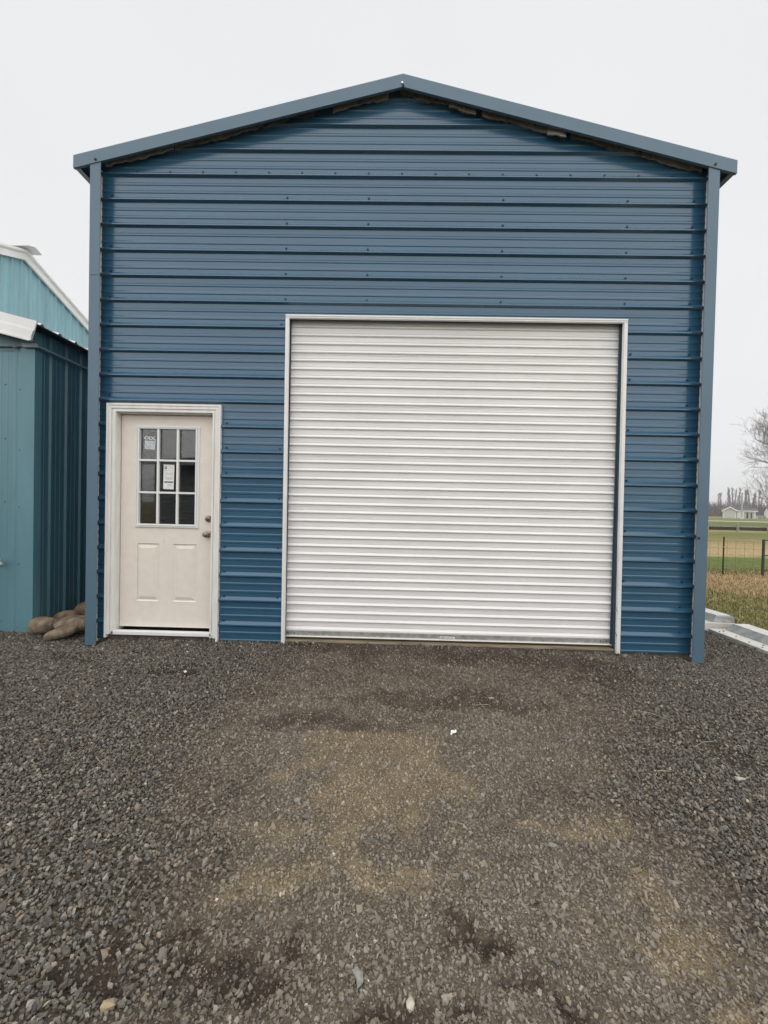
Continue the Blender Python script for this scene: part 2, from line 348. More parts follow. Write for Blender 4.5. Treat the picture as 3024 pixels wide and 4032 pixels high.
def scatter(n, dens, size, kind, embed, zadd=0.0, dmax=99, dmin=0.55):
    """rejection-sample stone positions in the visible wedge of the yard"""
    x = RNG.uniform(-4.5, 3.64, n); y = RNG.uniform(-3.15, 1.3, n)
    d = y + 3.535
    ok = (np.abs(x + .03) < d * 1.03 + .35) & (d > dmin) & (d < dmax) & ~inside_things(x, y)
    x, y = x[ok], y[ok]; p = dens(x, y); k = RNG.random(len(x)) < p; x, y = x[k], y[k]
    s = size(x, y)
    shp, f = stone_shapes(40, kind)
    V = shp[RNG.integers(0, 40, len(x))] * (s / 2)[:, None, None]
    a = RNG.uniform(0, 2 * np.pi, len(x)); tilt = RNG.normal(0, .38, (2, len(x)))
    ca, sa = np.cos(a)[:, None], np.sin(a)[:, None]
    vx = V[..., 0] * ca - V[..., 1] * sa; vy = V[..., 0] * sa + V[..., 1] * ca; vz = V[..., 2]
    vz = vz + tilt[0][:, None] * vx + tilt[1][:, None] * vy
    z = height(x, y) + s * embed(x, y) + zadd * RNG.random(len(x))
    P = np.stack([vx + x[:, None], vy + y[:, None], vz + z[:, None]], -1)
    F = f[None] + (np.arange(len(x)) * V.shape[1])[:, None, None]
    # tint per stone
    lum = np.exp(RNG.normal(0, .33, len(x)))[:, None]
    hue = RNG.random(len(x))[:, None]
    c = np.where(hue < .62, np.array([[.176, .165, .148]]), np.where(hue < .90, np.array([[.180, .152, .120]]), np.array([[.112, .110, .107]]))) * lum
    soil = soilcol(x, y); soil = soil * .62 + .38 * soil.mean(1, keepdims=True) * np.array([[1.06, 1.0, .92]]); dirty = (1 - loose(x, y))[:, None] * RNG.uniform(.15, .75, (len(x), 1)); c = c * (1 - dirty) + dirty * soil * 1.3
    c = c * (1 + .26 * (1 - loose(x, y)))[:, None] * np.array([[1.0, .978, .945]])
    pale = RNG.random(len(x))[:, None]; c = np.where(pale < .0008, np.array([[.62, .60, .55]]), np.where(pale < .014, np.array([[.30, .27, .22]]), c))
    c = np.clip(c, .02, .7)
    return P.reshape(-1, 3), F.reshape(-1, 3), np.repeat(c, V.shape[1], 0)
L1 = lambda x, y: loose(x, y)
darkm = lambda x, y: blobs(DARK, x, y, 90)
parts = []
# loose grey gravel, two layers
parts.append(scatter(330000, lambda x, y: .95 * L1(x, y) * (1 - .75 * smooth(.3, .8, darkm(x, y))), lambda x, y: np.clip(np.exp(RNG.normal(-4.54, .25, len(x))), .006, .024), 'cube', lambda x, y: RNG.uniform(-.05, .30, len(x)), .011))
parts.append(scatter(90000, lambda x, y: .75 * L1(x, y) * (1 - .6 * smooth(.3, .8, darkm(x, y))), lambda x, y: np.clip(np.exp(RNG.normal(-4.36, .24, len(x))), .008, .028), 'ico', lambda x, y: RNG.uniform(.05, .42, len(x)), .013))
# stones pressed into the dirt
parts.append(scatter(330000, lambda x, y: .80 * (1 - L1(x, y)) * (1 - .62 * smooth(.25, .9, darkm(x, y))) * (1 - .35 * smooth(.3, .9, blobs(TAN, x, y, 80))), lambda x, y: np.clip(np.exp(RNG.normal(-4.66, .34, len(x))), .005, .024), 'cube', lambda x, y: RNG.uniform(-.15, .25, len(x))))
parts.append(scatter(24000, lambda x, y: .40 * (1 - L1(x, y)) * smooth(.35, .75, fbm(x, y, .3, 3, 44) + .25 * (y < -2.1)), lambda x, y: np.clip(np.exp(RNG.normal(-4.42, .28, len(x))), .008, .026), 'ico', lambda x, y: RNG.uniform(-.1, .22, len(x))))
# stones thrown up against the wall base
parts.append(scatter(300000, lambda x, y: .62 * np.exp(-((y + .03) / .028) ** 2) * (np.abs(x) < 2.66) * (y < -.010) * smooth(.3, .6, fbm(x, y, .25, 3, 88)), lambda x, y: np.clip(np.exp(RNG.normal(-4.25, .25, len(x))), .008, .026), 'cube', lambda x, y: RNG.uniform(.1, .5, len(x)), .022))
# fines close to the camera
parts.append(scatter(420000, lambda x, y: .75 * (1 - .6 * L1(x, y)), lambda x, y: RNG.uniform(.0035, .0080, len(x)), 'oct', lambda x, y: RNG.uniform(-.1, .4, len(x)), 0, 2.3))
Vs, Fs, Cs, n0 = [], [], [], 0
for (V, F, Cc) in parts: Vs.append(V); Fs.append(F + n0); Cs.append(Cc); n0 += len(V)
gr = np_mesh('gravel', np.vstack(Vs), np.vstack(Fs), 'stone', 3, np.vstack(Cs), 'tint', False)
tag(gr, 'loose grey crushed gravel strewn over the dirt yard', 'gravel', kind='stuff')
print('gravel tris', sum(len(F) for F in Fs))

# ------------------------------------------------------------------ the blue garage
PITCH = 0.2286
XL, XR = -2.743, 2.737
APEX_X, APEX_Z, SLOPE = -0.007, 5.129, 0.249
garage = empty('metal_garage'); tag(garage, 'tall blue metal garage with a gabled front and white roll-up door', 'garage')
PROF = [(0, 0), (.044, 0), (.052, .0034), (.066, .0034), (.074, 0), (.114, 0), (.122, .0034), (.136, .0034), (.144, 0), (.176, 0), (.202, .023), (.213, .024), (.2270, 0)]
def siding_levels(ztop, zbot):
    L = []
    for i in range(-5, 20):
        for (u, h) in PROF: L.append((4.30 - PITCH * i - u, h))
    L.sort(reverse=True)
    zz = np.array([q[0] for q in L]); hh = np.array([q[1] for q in L])
    H = lambda z: float(np.interp(z, zz[::-1], hh[::-1]))
    out = [(ztop, H(ztop))] + [(z, h) for z, h in L if zbot < z < ztop] + [(zbot, H(zbot))]
    return out, H
OPEN = [(-2.645, -1.612, 2.215), (-1.005, 2.045, 3.045)]
def x_range(z):
    w = (APEX_Z - .016 - z) / SLOPE
    return max(XL, APEX_X - w), min(XR, APEX_X + w)
def siding(zt, zb, dy=0.0):
    """one course of sheets; returns one mesh builder per piece between the openings"""
    lv, H = siding_levels(zt, zb)
    for (a, c, t) in OPEN:
        if zb < t < zt and not any(abs(z - t) < 1e-6 for z, _ in lv): lv.append((t, H(t)))
    lv.sort(reverse=True); out = {}
    tops = sorted({zt, zb} | {t for _, _, t in OPEN if zb < t < zt}, reverse=True)
    for (z1, h1), (z2, h2) in zip(lv, lv[1:]):
        if z1 - z2 < 1e-7: continue
        a1, b1 = x_range(z1); a2, b2 = x_range(z2)
        cuts = [(a, c) for (a, c, t) in OPEN if (z1 + z2) / 2 < t]
        segs = [(a1, b1, a2, b2)]
        for (a, c) in sorted(cuts):
            l = segs.pop(); segs += [(l[0], a, l[2], a), (c, l[1], c, l[3])]
        for k, (p, q, r, s) in enumerate(segs):
            out.setdefault((len(segs), k), MB()).quad((r, -h2 + dy, z2), (s, -h2 + dy, z2), (q, -h1 + dy, z1), (p, -h1 + dy, z1))
    return out.values()
bounds = [5.11, 4.30, 4.30 - 4 * PITCH, 4.30 - 8 * PITCH, 4.30 - 12 * PITCH, 4.30 - 16 * PITCH, .045]
for zt, zb in zip(bounds, bounds[1:]):
    for piece in siding(zt, zb): piece.build('siding_panel', 'blue', garage)
# insulation facing seen beside the cut edges of the sheets
ins = MB()
for (a, c) in ((-2.786, -2.739), (2.733, 2.780)):
    lv, H = siding_levels(4.36, .02)
    for (z1, h1), (z2, h2) in zip(lv, lv[1:]):
        if z1 - z2 > 1e-7:
            ya, yc = (-.030, .003) if a < 0 else (.003, -.030)
            ins.quad((a, -.6 * h2 + ya, z2), (c, -.6 * h2 + yc, z2), (c, -.6 * h1 + yc, z1), (a, -.6 * h1 + ya, z1))
k = len(ins.f) // 2
for half in (0, 1):
    m = MB(); m.v = ins.v[half * k * 4:(half + 1) * k * 4]; m.f = [tuple(i - half * k * 4 for i in q) for q in ins.f[half * k:(half + 1) * k]]
    m.build('insulation_edge', 'insul_pale', garage)
# corner trims, upper and lower lengths lapped
def corner_trim(xi, xo, z0, z1, dy):
    s = 1 if xo > xi else -1; t = .003; F = -.087 - dy; m = MB()
    ring = lambda z: [(xi, F, z), (xo, F, z), (xo, .06, z), (xo - s * t, .06, z), (xo - s * t, F + t, z), (xi + s * t, F + t, z), (xi + s * t, F + .005, z), (xi, F + .005, z)]
    r0, r1 = ring(z0), ring(z1)
    m.prism(r0, r1) if s < 0 else m.prism(r0[::-1], r1[::-1])
    return m.build('corner_trim', 'blue_trim', garage)
corner_trim(-2.693, -2.788, 3.36, 4.362, .003); corner_trim(-2.690, -2.790, .008, 3.385, 0)
corner_trim(2.686, 2.783, 1.10, 4.362, .003); corner_trim(2.684, 2.786, .000, 1.13, 0)
# roof sheets with overhang, rake trims
for s in (-1, 1):
    m = MB(); n = 37
    Ys = np.linspace(-.080, 9.0, n)
    e = 2.925
    for a, bb in zip(Ys, Ys[1:]):
        za, ze = APEX_Z - .012, APEX_Z - .012 - SLOPE * e
        P0, P1 = APEX_X, APEX_X + s * e
        m.quad((P0, a, za), (P1, a, ze), (P1, bb, ze), (P0, bb, za)); m.quad((P0, a, za - .012), (P0, bb, za - .012), (P1, bb, ze - .012), (P1, a, ze - .012))
        m.quad((P1, a, ze), (P1, a, ze - .012), (P1, bb, ze - .012), (P1, bb, ze))
        for r in (0,):
            ym = a + .04
            m.prism([(P0, ym - .02, za + .001), (P0, ym + .02, za + .001), (P0, ym, za + .024)], [(P1, ym - .02, ze + .001), (P1, ym + .02, ze + .001), (P1, ym, ze + .024)])
    roof = m.build('roof_sheet', 'blue_dark', garage)
    # rake trim: face plate, top flange and bottom return
    F = -.096; t = .003; hgt = .097; x0, x1 = APEX_X, APEX_X + s * 2.931
    def rk(dz, y): return [(x0, y, APEX_Z + dz), (x1, y, APEX_Z - SLOPE * 2.931 + dz)]
    m = MB()
    def bar(y0, y1, za, zb):
        m.prism([(x0, y0, APEX_Z + za), (x0, y1, APEX_Z + za), (x0, y1, APEX_Z + zb), (x0, y0, APEX_Z + zb)],
                [(x1, y0, APEX_Z - SLOPE * 2.931 + za), (x1, y1, APEX_Z - SLOPE * 2.931 + za), (x1, y1, APEX_Z - SLOPE * 2.931 + zb), (x1, y0, APEX_Z - SLOPE * 2.931 + zb)])
    bar(F - (.0015 if s > 0 else 0), F + t, -hgt, .016); bar(F + t, -.02, .013, .016); bar(F + t, F + .022, -hgt, -hgt + .003)
    m.build('rake_trim', 'blue_trim', garage)
    # eave fascia running back along the side
    zc = APEX_Z - SLOPE * 2.931
    m = MB().box(min(x1, x1 - s * .006), max(x1, x1 - s * .006), -.092, 9.0, zc - .085, zc + .012)
    m.box(min(x1 - s * .006, x1 - s * .05), max(x1 - s * .006, x1 - s * .05), -.092, 9.0, zc - .085, zc - .081)
    if s > 0: m.box(x1 - .085, x1 - .050, .06, 9.0, zc - .135, zc - .086)
    m.build('eave_trim', 'blue_trim', garage)
    # soffit boards closing the overhang along the side
    sx = XL - .05 if s < 0 else XR + .05
    MB().quad((sx, -.085, zc - .02), (x1 - s * .008, -.085, zc - .06), (x1 - s * .008, 9, zc - .06), (sx, 9, zc - .02)).build('soffit', 'blue_dark', garage)
# ragged insulation along the gable
def insul_strip(s, xa, xb, drop, amp, seed, name, m, y0=-.030, lift=.0):
    rr = random.Random(seed); n = max(4, int((xb - xa) / .035)); mb = MB(); pts = []
    for i in range(n + 1):
        xx = xa + (xb - xa) * i / n; zt = APEX_Z - .026 - SLOPE * xx
        d = drop + amp * (rr.random() - .5) + amp * .8 * math.sin(i * .5 + seed); pts.append((APEX_X + s * xx, zt + lift, zt - max(.012, d), y0 + rr.uniform(-.008, .008)))
    for p, q in zip(pts, pts[1:]):
        mb.prism([(p[0], p[3], p[2]), (p[0], p[3] + .018, p[2] + .004), (p[0], p[3] + .02, p[1]), (p[0], p[3] + .004, p[1])],
                 [(q[0], q[3], q[2]), (q[0], q[3] + .018, q[2] + .004), (q[0], q[3] + .02, q[1]), (q[0], q[3] + .004, q[1])])
    return mb.build(name, m, garage)
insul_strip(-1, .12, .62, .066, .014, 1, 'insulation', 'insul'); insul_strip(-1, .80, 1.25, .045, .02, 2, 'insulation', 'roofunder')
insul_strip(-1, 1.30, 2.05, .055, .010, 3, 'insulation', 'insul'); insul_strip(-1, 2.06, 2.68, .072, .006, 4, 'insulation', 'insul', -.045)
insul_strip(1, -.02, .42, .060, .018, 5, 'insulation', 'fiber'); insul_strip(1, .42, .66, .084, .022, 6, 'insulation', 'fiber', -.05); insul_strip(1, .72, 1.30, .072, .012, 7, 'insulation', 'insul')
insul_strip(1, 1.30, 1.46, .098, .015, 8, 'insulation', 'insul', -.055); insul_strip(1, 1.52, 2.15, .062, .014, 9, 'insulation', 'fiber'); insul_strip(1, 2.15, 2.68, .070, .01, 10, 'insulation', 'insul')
# remaining shell
for xx, s in ((-2.780, -1), (2.774, 1)):
    lv, H = siding_levels(4.34, .02); m = MB()
    for (z1, h1), (z2, h2) in zip(lv, lv[1:]):
        if z1 - z2 < 1e-7: continue
        m.quad((xx + s * h2 - s * .022, .061, z2), (xx + s * h2 - s * .022, 8.9, z2), (xx + s * h1 - s * .022, 8.9, z1), (xx + s * h1 - s * .022, .061, z1))
    m.build('side_wall', 'blue', garage)
MB().poly([(-2.78, 8.9, 0), (2.78, 8.9, 0), (2.78, 8.9, 4.38), (APEX_X, 8.9, 5.09), (-2.78, 8.9, 4.38)]).build('back_wall', 'blue', garage)
MB().quad((-2.75, .07, .06), (2.75, .07, .06), (2.75, 8.88, .06), (-2.75, 8.88, .06)).build('floor_slab', 'dark_concrete', garage)
m = MB()   # interior lining behind the front sheets, framed round the openings
for (a, c, z0, z1) in ((-2.75, -2.62, .05, 4.3), (-1.63, -1.06, .05, 4.3), (2.11, 2.75, .05, 4.3), (-2.62, -1.63, 2.19, 4.3), (-1.06, 2.11, 3.3, 4.3)):
    MB().quad((a, .11, z0), (c, .11, z0), (c, .11, z1), (a, .11, z1)).build('inner_lining', 'inside', garage)
# footing under the wall and doors
MB().box(-2.70, -1.05, .012, .10, -.05, .088).build('footing', 'dark_concrete', garage); MB().box(2.05, 2.70, .012, .10, -.05, .05).build('footing', 'dark_concrete', garage)
MB().box(-1.05, 2.05, -.004, .12, -.06, .062).build('footing', 'dark_concrete', garage)
# screws
sm = MB(); sm.lathe((0, 0, 0), (0, -1, 0), [(0, .0115), (.003, .0115), (.0035, .0070), (.0090, .0062)], 6); sme = sm.mesh('screw', 'screw')
sm2 = MB(); sm2.lathe((0, 0, 0), (0, -1, 0), [(0, .0075), (.003, .0075), (.006, .004)], 6); sme_small = sm2.mesh('screw_small', 'conduit_dark')
def screw(xx, z, y=0.0): share('screw', sme, garage, (xx, y - .0005, z))
for i in range(1, 19):
    z = 4.30 - PITCH * i + .062
    for xx in (-2.655, 2.630):
        if not (xx < -2.6 and z < 2.25): screw(xx + .006 * math.sin(i * 2.1), z)
for i in range(17): screw(-2.42 + .3035 * i, 4.30 + .052)
for i in range(1, 7):
    for xx in (-1.035, -.289, .93, 2.045):
        if i < 6 or abs(xx) > 1: screw(xx - (.03 if i == 6 and xx < 0 else 0) + (.03 if i == 6 and xx > 0 else 0), 4.30 - PITCH * i + .058 - .001 * i)
for i in range(10, 19):
    screw(-1.555, 4.30 - PITCH * i + .055)
    if i % 2: screw(-1.06, 4.30 - PITCH * i + .055)
for i in (7, 8, 10, 12, 14, 16): screw(2.11, 4.30 - PITCH * i + .060)
for s in (-1, 1): screw(s * 2.735, 4.377, -.098)
sb = MB(); sb.lathe((0, 0, 0), (0, -1, 0), [(0, .010), (.003, .010), (.008, .007)], 8)
share('screw', sb.mesh('screw_bare', 'screw_bare'), garage, (APEX_X - .003, -.098, 5.062))
screw(APEX_X + .006, 5.040, -.099); screw(2.705, 1.115, -.089)

# ---- entry door
door = empty('entry_door', garage)
# casing with stepped moulding
def casing_piece(p, axis, name='casing'):
    return p.build(name, 'casing', door, bevel=.002)
cx0, cx1, cz = -2.659, -1.600, 2.229
for (a, bb, s) in ((cx0, -2.576, 1), (cx1, -1.677, -1)):
    zb = .064 if s > 0 else .050
    m = MB(); lo, hi = min(a, bb), max(a, bb)
    o1, o2 = (a, a + s * .020)
    m.box(min(o1, o2), max(o1, o2), -.034, .004, zb, cz)                                       # outer channel
    MBx = (a + s * .021, a + s * .046); m.box(min(MBx), max(MBx), -.030, .004, zb + .03, cz - .022)
    MBx = (a + s * .047, a + s * .060); m.box(min(MBx), max(MBx), -.022, .004, zb + .03, cz - .048)
    MBx = (a + s * .061, bb); m.box(min(MBx), max(MBx), -.028, .004, zb + .03, cz - .062)
    m.build('casing', 'casing', door, bevel=.0025)
m = MB().box(cx0 + .0205, cx1 - .0205, -.0335, .004, cz - .020, cz - .0005)
m.box(cx0 + .022, cx1 - .022, -.0295, .004, cz - .046, cz - .021)
m.box(cx0 + .048, cx1 - .048, -.0215, .004, cz - .060, cz - .047)
m.box(cx0 + .062, cx1 - .062, -.0275, .004, cz - .076, cz - .061)
m.build('casing', 'casing', door, bevel=.0025)
# jambs and head
MB().box(-2.600, -2.580, .0045, .12, .11, 2.165).build('jamb', 'casing', door); MB().box(-1.663, -1.645, .0045, .12, .11, 2.165).build('jamb', 'casing', door)
MB().box(-2.5795, -1.6635, .0045, .12, 2.146, 2.165).build('jamb', 'casing', door)
# slab built round the glazed opening
SY = .055; gx0, gx1, gz0, gz1 = -2.412, -1.848, 1.105, 2.022
m = MB(); sx0, sx1, sz0, sz1 = -2.573, -1.666, .148, 2.140
m.box(sx0, gx0, SY, SY + .044, sz0, sz1); m.box(gx1, sx1, SY, SY + .044, sz0, sz1); m.box(gx0, gx1, SY, SY + .044, gz1, sz1)
PX = [(-2.427, -2.201), (-2.071, -1.845)]; PZ = (.389, .937)
# lower part of the slab, with two openings for the pressed panels
xsx = [gx0, PX[0][1], PX[1][0], gx1]
m.box(gx0, gx1, SY, SY + .044, PZ[1], gz0); m.box(gx0, gx1, SY, SY + .044, sz0, PZ[0]); m.box(PX[0][1], PX[1][0], SY, SY + .044, PZ[0], PZ[1])
m.build('door_slab', 'cream', door)
for (a, bb) in PX:   # embossed raised panel: bevel in, flat ditch, bevel out, field
    a2, b2 = max(a, gx0) if a < -2.3 else a, min(bb, gx1) if bb > -1.9 else bb
    m = MB(); rings = [(0, 0), (.010, .009), (.016, .009), (.044, -.0015)]
    R = []
    for (ins_, dy) in rings: R.append([(a + ins_ - .0, SY + dy, PZ[0] + ins_), (bb - ins_, SY + dy, PZ[0] + ins_), (bb - ins_, SY + dy, PZ[1] - ins_), (a + ins_, SY + dy, PZ[1] - ins_)])
    R[0] = [(p[0], SY - .0012, p[2]) for p in R[0]]
    out = [(a - .007, SY - .0004, PZ[0] - .007), (bb + .007, SY - .0004, PZ[0] - .007), (bb + .007, SY - .0004, PZ[1] + .007), (a - .007, SY - .0004, PZ[1] + .007)]
    R = [out] + R
    for r0, r1 in zip(R, R[1:]):
        for i in range(4): m.quad(r0[i], r0[(i + 1) % 4], r1[(i + 1) % 4], r1[i])
    m.poly(R[-1]); m.build('raised_panel', 'cream', door)
MB().box(sx0 + .002, sx1 - .002, SY - .004, SY + .002, .1475, .1535).build('door_sweep', 'alu', door)
MB().box(-2.600, -1.650, -.028, .028, .092, .124).build('threshold', 'white', door, bevel=.003)
MB().box(-2.60, -1.64, .0285, .118, .060, .098).build('threshold_back_shade', 'black', door)  # back of the threshold, coloured black for the shade under the slab
# glazing frame
m = MB()
fo, fi = (-2.430, -1.830, 1.087, 2.038), (-2.397, -1.867, 1.122, 2.012)
for k, (d0, y0) in enumerate(((0, SY - .004), (.006, SY - .013), (.017, SY - .015), (.030, SY - .008))): pass
def ring_prof(o, i, prof):
    mm = MB(); R = []
    for (t, yy) in prof:
        R.append([(o[0] + (i[0] - o[0]) * t, yy, o[2] + (i[2] - o[2]) * t), (o[1] + (i[1] - o[1]) * t, yy, o[2] + (i[2] - o[2]) * t),
                  (o[1] + (i[1] - o[1]) * t, yy, o[3] + (i[3] - o[3]) * t), (o[0] + (i[0] - o[0]) * t, yy, o[3] + (i[3] - o[3]) * t)])
    for r0, r1 in zip(R, R[1:]):
        for q in range(4): mm.quad(r0[q], r0[(q + 1) % 4], r1[(q + 1) % 4], r1[q])
    return mm
ring_prof(fo, fi, [(0, SY), (.02, SY - .010), (.30, SY - .014), (.42, SY - .006), (.55, SY - .006), (.62, SY - .016), (.95, SY - .014), (1.0, SY + .012)]).build('window_frame', 'lite', door)
vx = [-2.220, -2.035]; hz = [1.718, 1.416]
def muntin(m): return m.build('muntin', 'lite', door, bevel=.0035)
for v in vx: muntin(MB().box(v - .0105, v + .0105, SY - .014, SY + .010, 1.1225, 2.0115))
xe = [-2.3965] + [q for v in vx for q in (v - .0108, v + .0108)] + [-1.8675]
for h in hz:
    for i in range(3): muntin(MB().box(xe[2 * i], xe[2 * i + 1], SY - .0125, SY + .010, h - .0095, h + .0095))
ze = [2.0115, hz[0] + .0098, hz[0] - .0098, hz[1] + .0098, hz[1] - .0098, 1.1225]
for i in range(3):
    for j in range(3): MB().box(xe[2 * i] + .0005, xe[2 * i + 1] - .0005, SY + .011, SY + .017, ze[2 * j + 1], ze[2 * j]).build('pane', 'glass', door)
# stickers and lettering on the glass
def strip(m, x0, x1, z0, z1, y): m.quad((x0, y, z0), (x1, y, z0), (x1, y, z1), (x0, y, z1))
GY = SY + .0104
MB().poly([(-2.362, GY, 1.826), (-2.262, GY, 1.820), (-2.258, GY, 1.902), (-2.361, GY, 1.906)]).build('sticker', 'paper2', door)
m = MB(); strip(m, -2.356, -2.268, 1.887, 1.8885, GY - .0004); strip(m, -2.352, -2.27, 1.834, 1.8355, GY - .0004); m.poly([(-2.333, GY - .0004, 1.838), (-2.318, GY - .0004, 1.838), (-2.318, GY - .0004, 1.856), (-2.333, GY - .0004, 1.856)]); strip(m, -2.312, -2.298, 1.842, 1.850, GY - .0004)
m.build('sticker_print', 'ink2', door)
fc = bpy.data.curves.new('lettering', 'FONT'); fc.body = 'ODL'; fc.size = .0465; fc.space_character = 1.05; fc.offset = .0016; fc.extrude = .0002; fc.align_x = 'LEFT'
fo_ = bpy.data.objects.new('lettering', fc); COL.objects.link(fo_); dg = bpy.context.evaluated_depsgraph_get(); me = bpy.data.meshes.new_from_object(fo_.evaluated_get(dg)); bpy.data.objects.remove(fo_)
me.materials.clear(); me.materials.append(M['etch'])
lt = share('lettering', me, door, (-2.366, GY - .0006, 1.918), (math.pi / 2, math.radians(4), 0)); lt.scale = (1.12, .92, 1)
m = MB()
for (xx, z0, z1, w) in ((-2.322, 1.952, 1.985, .004), (-2.287, 1.955, 1.985, .004)): strip(m, xx, xx + w, z0, z1, GY - .0003)
m.poly([(-2.262, GY - .0003, 1.94), (-2.252, GY - .0003, 1.94), (-2.25, GY - .0003, 1.975), (-2.266, GY - .0003, 1.968)])
m.build('film_residue', 'film', door)
PY = SY + .0100
MB().poly([(-2.180, PY, 1.452), (-2.080, PY, 1.450), (-2.075, PY, 1.681), (-2.178, PY, 1.683)]).build('label', 'paper', door)
m = MB(); y = PY - .0005
strip(m, -2.170, -2.086, 1.512, 1.524, y)
m.lathe((-2.157, y, 1.655), (0, -1, 0), [(0, .0115), (.0001, .0115)], 16); strip(m, -2.1675, -2.1465, 1.643, 1.650, y - .0002)
m.build('label_print', 'ink', door)
m = MB(); m.lathe((-2.157, y - .0004, 1.656), (0, -1, 0), [(0, .0055), (.0001, .0055)], 12); m.build('label_print', 'paper', door)
m = MB()
for (x0, x1, z) in ((-2.136, -2.086, 1.671), (-2.128, -2.086, 1.657), (-2.12, -2.092, 1.647), (-2.168, -2.146, 1.635), (-2.168, -2.084, 1.629), (-2.162, -2.14, 1.610), (-2.112, -2.092, 1.610), (-2.168, -2.082, 1.597), (-2.16, -2.09, 1.592),
                    (-2.162, -2.142, 1.577), (-2.112, -2.092, 1.577), (-2.168, -2.084, 1.566), (-2.160, -2.092, 1.556), (-2.160, -2.088, 1.550), (-2.158, -2.094, 1.544), (-2.14, -2.092, 1.497), (-2.138, -2.096, 1.490), (-2.142, -2.098, 1.482), (-2.17, -2.09, 1.463)):
    strip(m, x0, x1, z - .0014, z + .0014, y)
m.build('label_print', 'ink2', door)
# hardware
m = MB(); m.lathe((-1.738, SY, 1.180), (0, -1, 0), [(0, .030), (.006, .030), (.008, .027), (.024, .024), (.026, .020), (.027, .012)], 24); m.build('deadbolt', 'nickel', door, True)
MB().box(-1.7395, -1.7365, SY - .0285, SY - .0272, 1.175, 1.187).build('keyhole', 'ink', door)
m = MB(); m.lathe((-1.742, SY, 1.035), (0, -1, 0), [(0, .033), (.005, .033), (.010, .026), (.014, .015), (.026, .013), (.030, .018), (.038, .0265), (.050, .028), (.060, .025), (.064, .016), (.0645, .008)], 24); m.build('knob', 'nickel', door, True)
MB().lathe((-1.742, SY - .0645, 1.035), (0, -1, 0), [(0, .009), (.003, .008)], 16).build('keyhole', 'screw_bare', door)
m = MB(); m.poly([(-2.166, SY - .0004, .985), (-2.160, SY - .0004, .955), (-2.156, SY - .0004, .957), (-2.161, SY - .0004, .975)]); m.poly([(-2.160, SY - .0006, .965), (-2.152, SY - .0006, .940), (-2.150, SY - .0006, .945), (-2.157, SY - .0006, .966)]); m.build('scuff_mark', 'ink2', door)

# ---- roll-up door
rdoor = empty('roll_up_door', garage)
P = .0784; zc0, zc1 = .151, 3.20; CY = .060
prof = [(0, 0), (.018, 0), (.0190, .0010), (.0205, 0), (.0370, 0), (.0385, -.0035), (.0425, -.0035), (.0435, .0005), (.0595, .0150), (.0645, .0160), (.0690, .0135), (.0730, .0005), (.0784, 0)]   # going down
secs = [3.20]
ztop = zc0 + P * math.ceil((zc1 - zc0) / P)
nC = int(round((ztop - zc0) / P)); sec = 6
for s0 in range(0, nC, sec):
    m = MB(); lv = []
    for c in range(s0, min(s0 + sec, nC)):
        zt = zc0 + P * (nC - c)
        for (u, h) in prof[:-1]: lv.append((zt - u, h))
        if c == s0: lv.insert(1, (zt - .004, .004)); lv.insert(2, (zt - .008, .004)); lv.insert(3, (zt - .0085, 0))
    lv.append((zc0 + P * (nC - min(s0 + sec, nC)), 0)); lv.sort(reverse=True)
    for (z1, h1), (z2, h2) in zip(lv, lv[1:]):
        if z1 - z2 > 1e-6: m.quad((-1.045, CY - h2, z2), (2.085, CY - h2, z2), (2.085, CY - h1, z1), (-1.045, CY - h1, z1))
    m.build('curtain_section', 'curtain', rdoor)
m = MB().box(-1.030, 2.066, CY - .014, CY + .004, .1065, .1505); m.build('bottom_bar', 'galv', rdoor, bevel=.002)
MB().box(-1.030, 2.066, CY - .030, CY + .004, .0955, .1062).build('bottom_lip', 'alu', rdoor, bevel=.003)
MB().box(-1.030, 2.066, CY - .016, CY + .004, .1508, .1630).build('bar_flange', 'alu', rdoor, bevel=.003)
rv = MB(); rv.lathe((0, 0, 0), (0, -1, 0), [(0, .006), (.002, .006), (.003, .003)], 8); rme = rv.mesh('rivet', 'screw')
for xx in (-.965, -.905, 1.945, 2.0): share('rivet', rme, rdoor, (xx, CY - .0145, .129))
MB().box(.450, .602, CY - .0155, CY - .0142, .1115, .1365).build('label_border', 'ink', rdoor)
MB().box(.4535, .5985, CY - .0165, CY - .0157, .1145, .1335).build('label', 'paper', rdoor)
m = MB(); xx = .458
rr = random.Random(4)
while xx < .59:
    w = rr.uniform(.004, .011); h = rr.uniform(.003, .0065) if xx < .49 else rr.uniform(.0015, .004); zc = .1245
    strip(m, xx, min(xx + w, .594), zc - h, zc + h * .7, CY - .0168); xx += w + .0025
m.build('label_print', 'ink', rdoor)
# guides in the reveal, head reveal
MB().box(-1.0045, -.9975, .004, CY + .03, .080, 3.04).build('guide', 'blue_dark', rdoor); MB().box(2.0375, 2.0445, .004, CY + .03, .080, 3.04).build('guide', 'blue_dark', rdoor)
MB().box(-.9972, -.9830, .032, .039, .080, 3.035).build('guide_lip', 'blue_dark', rdoor); MB().box(2.0250, 2.0372, .032, .039, .080, 3.035).build('guide_lip', 'blue_dark', rdoor)
MB().box(-1.0, 2.04, .004, CY - .018, 3.036, 3.0445).build('head_reveal', 'blue_dark', rdoor)
MB().box(-1.0, 2.04, -.012, .09, .0625, .0735).build('door_sill', 'board', rdoor)
